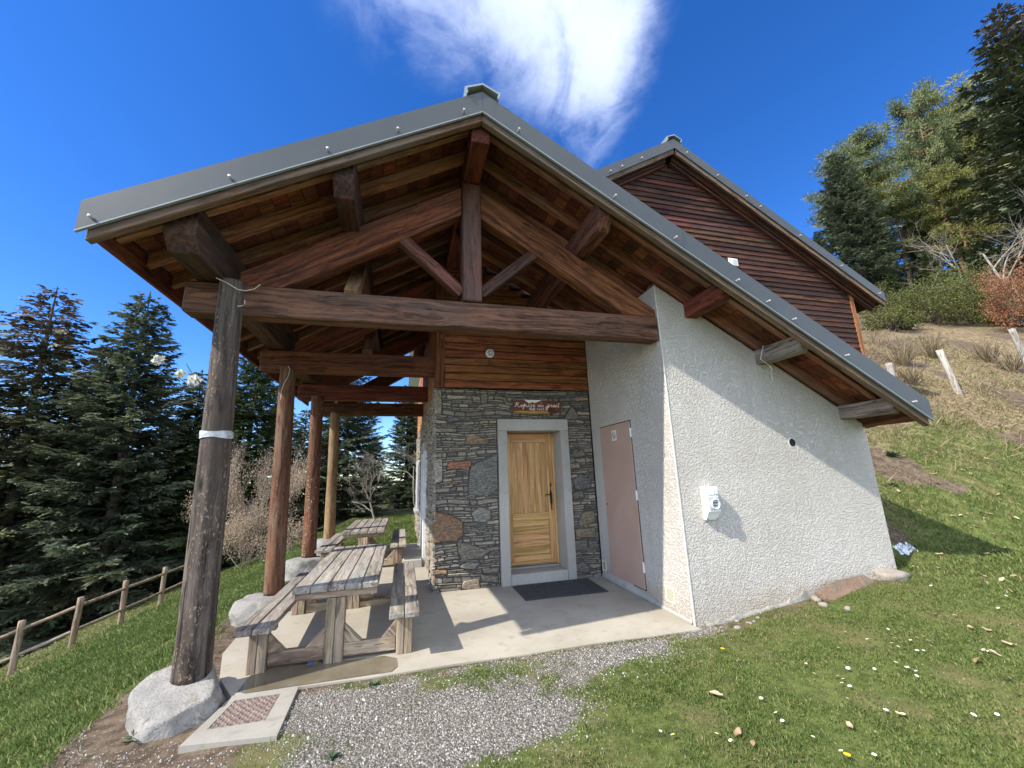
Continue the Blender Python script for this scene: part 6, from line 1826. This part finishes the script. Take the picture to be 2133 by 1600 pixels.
# ================================================================== GROUND COVER
def in_view(P, marg=380):
    u, v, d = project(P); return (d > 0.2) & (u > -marg) & (u < IMG_W + marg) & (v > -marg) & (v < IMG_H + 330)
def inside_build(x, y):
    slab = (x > -4.85 + 0.15 * (y < 0.6)) & (x < 0.02) & (y > -0.07) & (y < 7.0)
    blk = (x > -0.02) & (x < 3.16) & (y > -0.03) & (y < 3)
    drain = (x > -4.47) & (x < -3.88) & (y > -0.75) & (y < 0)
    house = (x > -2.7) & (x < 7) & (y > 2.1)
    bou = ((x + 4.8) / 0.46) ** 2 + ((y + 0.02) / 0.52) ** 2 < 1
    return slab | blk | drain | house | bou
def scatter(n, x0, x1, y0, y1):
    x = RNG.uniform(x0, x1, n); y = RNG.uniform(y0, y1, n); return x, y
def grass():
    s = Soup()
    def patch(n, x0, x1, y0, y1, h0, h1, w, dryb=0.0, keepmin=0.0):
        x, y = scatter(n, x0, x1, y0, y1)
        gm, dm_, dr_ = m_gravel(x, y), m_dirt(x, y), m_dry(x, y)
        clump = fbm(x + 50, y, 3.0, 3)
        pr = np.clip(1.15 - 1.6 * gm - 1.25 * dm_ - 0.45 * dr_, 0.012, 1) * np.clip((clump - 0.26) * 4.0, 0.42, 1)
        k = (RNG.random(n) < pr) & ~inside_build(x, y)
        x, y, dr_, clump = x[k], y[k], dr_[k], clump[k]
        z = gz(x, y); P = np.stack([x, y, z - 0.004], 1)
        k = in_view(P); P = P[k]; dr_ = dr_[k]; clump = clump[k]; m_ = len(P)
        az = RNG.uniform(0, 6.283, m_); lean = RNG.uniform(0.15, 0.95, m_)
        D = np.stack([np.cos(az) * lean, np.sin(az) * lean, np.ones(m_)], 1); D = unit(D)
        Ln = RNG.uniform(h0, h1, m_) * (0.5 + 1.0 * clump)
        S = np.stack([-np.sin(az), np.cos(az), np.zeros(m_)], 1) * (w * RNG.uniform(0.6, 1.3, m_))[:, None]
        bend = np.stack([np.cos(az), np.sin(az), -0.3 * np.ones(m_)], 1) * (Ln * RNG.uniform(0.1, 0.5, m_))[:, None]
        tip = P + D * Ln[:, None] + bend * 0.6; mid = P + D * (Ln * 0.55)[:, None]
        V = np.stack([P - S, P + S, mid + S * 0.8, tip, mid - S * 0.8], 1)
        # two quads would double the count: use base quad + tip triangle as one pentagon split in quads
        V4 = np.stack([P - S, P + S, tip + S * 0.15, mid - S * 0.9], 1).reshape(-1, 3)
        F = np.arange(m_ * 4).reshape(-1, 4)
        col = np.clip(RNG.normal(0.42, 0.22, m_) + 0.30 * (fbm(P[:, 0] + 9, P[:, 1] + 3, 0.8, 3) - 0.5) + (dr_ + dryb) * RNG.uniform(0.1, 0.7, m_), 0, 1)
        s.add(V4, F, np.repeat(col, 4))
    patch(250000, -2.6, 4.2, -3.7, 0.3, 0.011, 0.030, 0.0030, 0.04)
    patch(14000, -5.2, -0.8, -2.2, 0.0, 0.018, 0.045, 0.0022)
    patch(70000, 3.1, 9.0, -3.2, 3.5, 0.03, 0.075, 0.0045, 0.08)
    patch(30000, 8.0, 14.0, -3.0, 5.0, 0.04, 0.10, 0.008, 0.1)
    patch(130000, -8.5, -4.7, -1.2, 8.5, 0.03, 0.075, 0.0038, -0.12)
    patch(80000, -13.0, -8.0, 3.0, 17.0, 0.05, 0.11, 0.008, -0.05)
    patch(60000, -8.5, -2.6, 7.0, 17.0, 0.04, 0.09, 0.007, -0.1)
    o = obj('grass', s.mesh('grass', M['grass'])); tag(o, 'short green grass on the lawn and slopes', 'grass', None, 'stuff')
grass()
def dry_stems():
    s = Soup()
    n = 26000; x, y = scatter(n, 3.4, 14, 0.8, 9.0)
    k = (RNG.random(n) < m_dry(x, y) * np.clip(fbm(x, y + 7, 1.4, 3) * 2.6 - 0.7, 0, 1)) & ~inside_build(x, y); x, y = x[k], y[k]
    P = np.stack([x, y, gz(x, y)], 1); k = in_view(P); P = P[k]; m_ = len(P)
    D = unit(np.stack([RNG.normal(0, .8, m_), RNG.normal(0, .8, m_), RNG.uniform(0.1, 1.0, m_)], 1))
    V, F = leaf_quads(P, D, unit(RNG.normal(0, 1, (m_, 3))), RNG.uniform(0.12, 0.38, m_), np.full(m_, 0.014))
    s.add(V, F, np.repeat(RNG.random(m_), 4))
    o = obj('dry_grass', s.mesh('dry_grass', M['straw'])); tag(o, 'tangled dry grass and stems on the bank', 'grass', None, 'stuff')
dry_stems()
def gravel():
    s = Soup(); n = 90000
    x, y = scatter(n, -5.6, 0.2, -2.7, 0.05)
    w = np.clip(m_gravel(x, y) + 0.22 * m_dirt(x, y), 0, 1)
    k = (RNG.random(n) < w) & ~inside_build(x, y); x, y = x[k], y[k]
    P = np.stack([x, y, gz(x, y)], 1); P = P[in_view(P)]; m_ = len(P)
    r = RNG.uniform(0.003, 0.0085, m_) * np.where(RNG.random(m_) < 0.03, 1.9, 1.0)
    a = RNG.uniform(0, 6.28, m_); c_, s_ = np.cos(a), np.sin(a)
    base = np.array([[1, 0, -.2], [0.2, .8, -.2], [-.9, .3, -.2], [-.3, -.8, -.2], [.45, -.1, .62], [.1, .42, .55], [-.5, .1, .7], [-.05, -.4, .6]])
    V = base[None] * r[:, None, None] * RNG.uniform(0.7, 1.3, (m_, 8, 3))
    V = np.stack([V[..., 0] * c_[:, None] - V[..., 1] * s_[:, None], V[..., 0] * s_[:, None] + V[..., 1] * c_[:, None], V[..., 2]], -1) + P[:, None]
    f = np.array([(4, 5, 6, 7), (0, 1, 5, 4), (1, 2, 6, 5), (2, 3, 7, 6), (3, 0, 4, 7)])
    F = (f[None] + (np.arange(m_) * 8)[:, None, None]).reshape(-1, 4)
    s.add(V.reshape(-1, 3), F, np.repeat(RNG.random(m_), 8))
    o = obj('gravel', s.mesh('gravel', M['chip'])); tag(o, 'grey gravel chips in front of the terrace', 'gravel', None, 'stuff')
gravel()

# ---- flowers and leaves lying in the lawn: one object each
def zpx(a, b): return 1350 + a * 0.4689, 850 + b * 0.4689
def daisy_mesh(rad, col, nm):
    bm = bmesh.new(); n = 11
    c = bm.verts.new((0, 0, 0.0))
    for k in range(n):
        a0 = 2 * math.pi * k / n; a1 = a0 + 2 * math.pi / n * 0.86
        p = [(math.cos(a0) * rad * .3, math.sin(a0) * rad * .3, 0), (math.cos(a0) * rad, math.sin(a0) * rad, rad * .16), (math.cos(a1) * rad, math.sin(a1) * rad, rad * .16), (math.cos(a1) * rad * .3, math.sin(a1) * rad * .3, 0)]
        bm.faces.new([bm.verts.new(q) for q in p])
    bmesh.ops.delete(bm, geom=[c], context='VERTS')
    return mesh_bm(nm, bm, col)
petals = daisy_mesh(0.0125, M['petal'], 'petals')
bm = bmesh.new(); lathe(bm, [(0.0045, 0.0), (0.0045, 0.0025), (0.002, 0.004)], 8); disc = mesh_bm('disc', bm, M['yolk'])
V, F = tube_np([(0, 0, -0.04), (0.001, 0.001, -0.015), (0, 0, 0)], 0.0012, 4); stem_me = mesh_np('stem', V, F, M['weed'], {'rnd': np.full(len(V), .5)})
DAISY = [(880, 1012), (977, 1045), (1102, 1040), (1115, 1078), (1085, 1062), (1197, 1037), (1245, 1050), (1258, 1054), (1170, 1050), (1200, 1097), (1228, 1097), (1495, 1095), (850, 1083), (485, 1112), (892, 1177), (1010, 1180), (1105, 1150), (1155, 1173), (1195, 1190), (1198, 1212), (1262, 1210), (870, 1225), (865, 1243), (900, 1258), (890, 1313), (505, 1313), (570, 1378), (600, 1415), (1062, 1367), (1115, 1380), (1137, 1385), (1015, 1465), (1557, 1388), (1453, 1390), (737, 1488), (862, 1552), (370, 1505), (308, 1473), (57, 1462), (112, 1478), (1010, 1570), (1595, 850), (1650, 828), (1260, 803), (1070, 1000), (742, 1200), (705, 1155), (1520, 1100), (1432, 1055), (1280, 930), (1560, 905)]
for k, (a, b) in enumerate(DAISY):
    u, v = zpx(a, b); p = hit(u, v)
    zc = float(gz(p[0], p[1])) + 0.034
    if b > 1300: lab = 'white daisy open in the lawn near the bottom picture edge'
    elif b > 1120: lab = 'white daisy open in the middle of the lawn'
    else: lab = 'white daisy open in the lawn in front of the slate slab'
    e = thing('daisy', lab, 'daisy', (p[0], p[1], zc - 0.03), 'daisies in the lawn')
    sc = random.uniform(0.8, 1.25)
    for nm, me in (('petals', petals), ('disc', disc), ('stem', stem_me)):
        o = bpy.data.objects.new(nm, me); COL.objects.link(o); o.parent = e; o.location = (0, 0, 0.03)
        o.scale = (sc, sc, 1 if nm == 'stem' else sc)
        if nm != 'stem': o.rotation_euler = (random.uniform(-.4, .5), random.uniform(-.4, .4), random.uniform(0, 6))
        if nm == 'disc': o.rotation_euler = o.parent.children[0].rotation_euler
dmesh = daisy_mesh(0.019, M['yolk'], 'petals')
for (a, b), lab in (((333, 1088), 'yellow dandelion at the edge of the gravel'), ((890, 1572), 'yellow dandelion at the bottom of the lawn')):
    u, v = zpx(a, b); p = hit(u, v)
    e = thing('dandelion', lab, 'dandelion', (p[0], p[1], p[2]), None)
    for nm, me in (('petals', dmesh), ('disc', disc), ('stem', stem_me)):
        o = bpy.data.objects.new(nm, me); COL.objects.link(o); o.parent = e; o.location = (0, 0, 0.035)
LEAF_ME = []
for k in range(6):
    rs = np.random.default_rng(200 + k); bm = bmesh.new()
    L, Wd = 1.0, rs.uniform(0.38, 0.55); rows = []
    for i in range(6):
        t = i / 5; w_ = Wd * math.sin(math.pi * (0.06 + 0.9 * t)) ** 0.8 * (1 + rs.uniform(-.1, .1)); cz = 0.14 * math.sin(t * 3 + k)
        rows.append([bm.verts.new(((t - .5) * L, sgn * w_ / 2, cz + abs(sgn) * rs.uniform(0.02, 0.20))) for sgn in (-1, 0, 1)])
    for A, B in zip(rows, rows[1:]):
        for j in range(2): bm.faces.new((A[j], A[j + 1], B[j + 1], B[j]))
    me = mesh_bm('fallen_leaf', bm, M['fallen'], True)
    at = me.attributes.new('rnd', 'FLOAT', 'POINT'); at.data.foreach_set('value', np.full(len(me.vertices), rs.random(), np.float32)); LEAF_ME.append(me)
FL = [(1310, 942, .07, 'long pale fallen leaf on the lawn right of the slate slab'), (1365, 935, .06, 'pale fallen leaf lying next to the long one right of the slate slab'), (1435, 988, .09, 'broad pale fallen leaf at the right of the lawn'),
      (1510, 998, .08, 'curled tan fallen leaf beside the broad pale one'), (1610, 1062, .10, 'long straw coloured leaf at the right picture edge'), (1545, 1108, .09, 'straw coloured leaf beside two daisies'),
      (1470, 1140, .10, 'long dull leaf below the straw coloured leaf'), (1595, 1220, .09, 'big curled tan leaf near the right picture edge'), (1645, 1292, .07, 'pale leaf cut by the right picture edge'),
      (840, 1207, .05, 'small tan leaf left of three daisies'), (1040, 1225, .055, 'small whitish leaf in the middle of the lawn'), (305, 1293, .12, 'large crumpled grey-tan leaf beside the gravel'),
      (470, 1515, .07, 'orange-tan leaf near the bottom of the lawn'), (400, 1140, .045, 'small tan leaf near the edge of the gravel'), (1090, 1108, .045, 'small ochre leaf between daisies'), (400, 1460, .10, 'dark crumpled leaf near the bottom of the lawn'), (900, 1430, .09, 'dull grass-covered leaf low in the lawn')]
def put_leaf(p, size, lab, grp, k):
    o = obj('fallen_leaf', LEAF_ME[k % 6], None, (p[0], p[1], p[2] + 0.028)); size *= 0.8; o.scale = (size, size, size); o.rotation_euler = (random.uniform(-.35, .35), random.uniform(-.35, .35), random.uniform(0, 6.3))
    tag(o, lab, 'leaf', grp)
for k, (a, b, sz, lab) in enumerate(FL):
    u, v = zpx(a, b); put_leaf(hit(u, v), sz, lab, 'fallen leaves on the lawn', k)
for k in range(110):
    u = random.uniform(1840, 2130); v = random.uniform(845, 1215)
    p = hit(u, v)
    if p[0] < 3.25: continue
    zone = 'high on the dry bank' if v < 960 else ('halfway down the dry bank' if v < 1080 else 'at the foot of the dry bank')
    put_leaf(p, random.uniform(0.05, 0.11), 'tan fallen leaf ' + zone, 'fallen leaves on the bank', k)
# ---- weeds
def weed(u, v, r, n, lab, seed):
    rs = np.random.default_rng(seed); p = hit(u, v); s = Soup()
    az = rs.uniform(0, 6.28, n); D = unit(np.stack([np.cos(az), np.sin(az), rs.uniform(0.25, 1.1, n)], 1)); N = unit(np.stack([-np.cos(az) * .5, -np.sin(az) * .5, np.ones(n)], 1))
    V, F = leaf_quads(rs.normal(0, r * .25, (n, 3)) * np.array([1, 1, 0]) + np.array([0, 0, 0.0]), D, N, rs.uniform(.5, 1.1, n) * r, rs.uniform(.25, .5, n) * r)
    s.add(V, F, np.repeat(rs.random(n), 4)); o = obj('weed_plant', s.mesh('weed_plant', M['weed']), None, (p[0], p[1], p[2] - 0.005)); tag(o, lab, 'weed')
weed(1858, 950, 0.16, 46, 'grey-green leafy weed high on the bank behind the white wall', 1)
weed(1862, 1012, 0.11, 24, 'small grey-green weed lower on the bank behind the white wall', 2)
weed(288, 1538, 0.09, 36, 'small green weed in front of the large boulder', 3)
weed(778, 1427, 0.05, 40, 'tuft of green weed at the front edge of the terrace', 4)
weed(690, 1578, 0.06, 30, 'small green weed in the gravel at the bottom picture edge', 5)
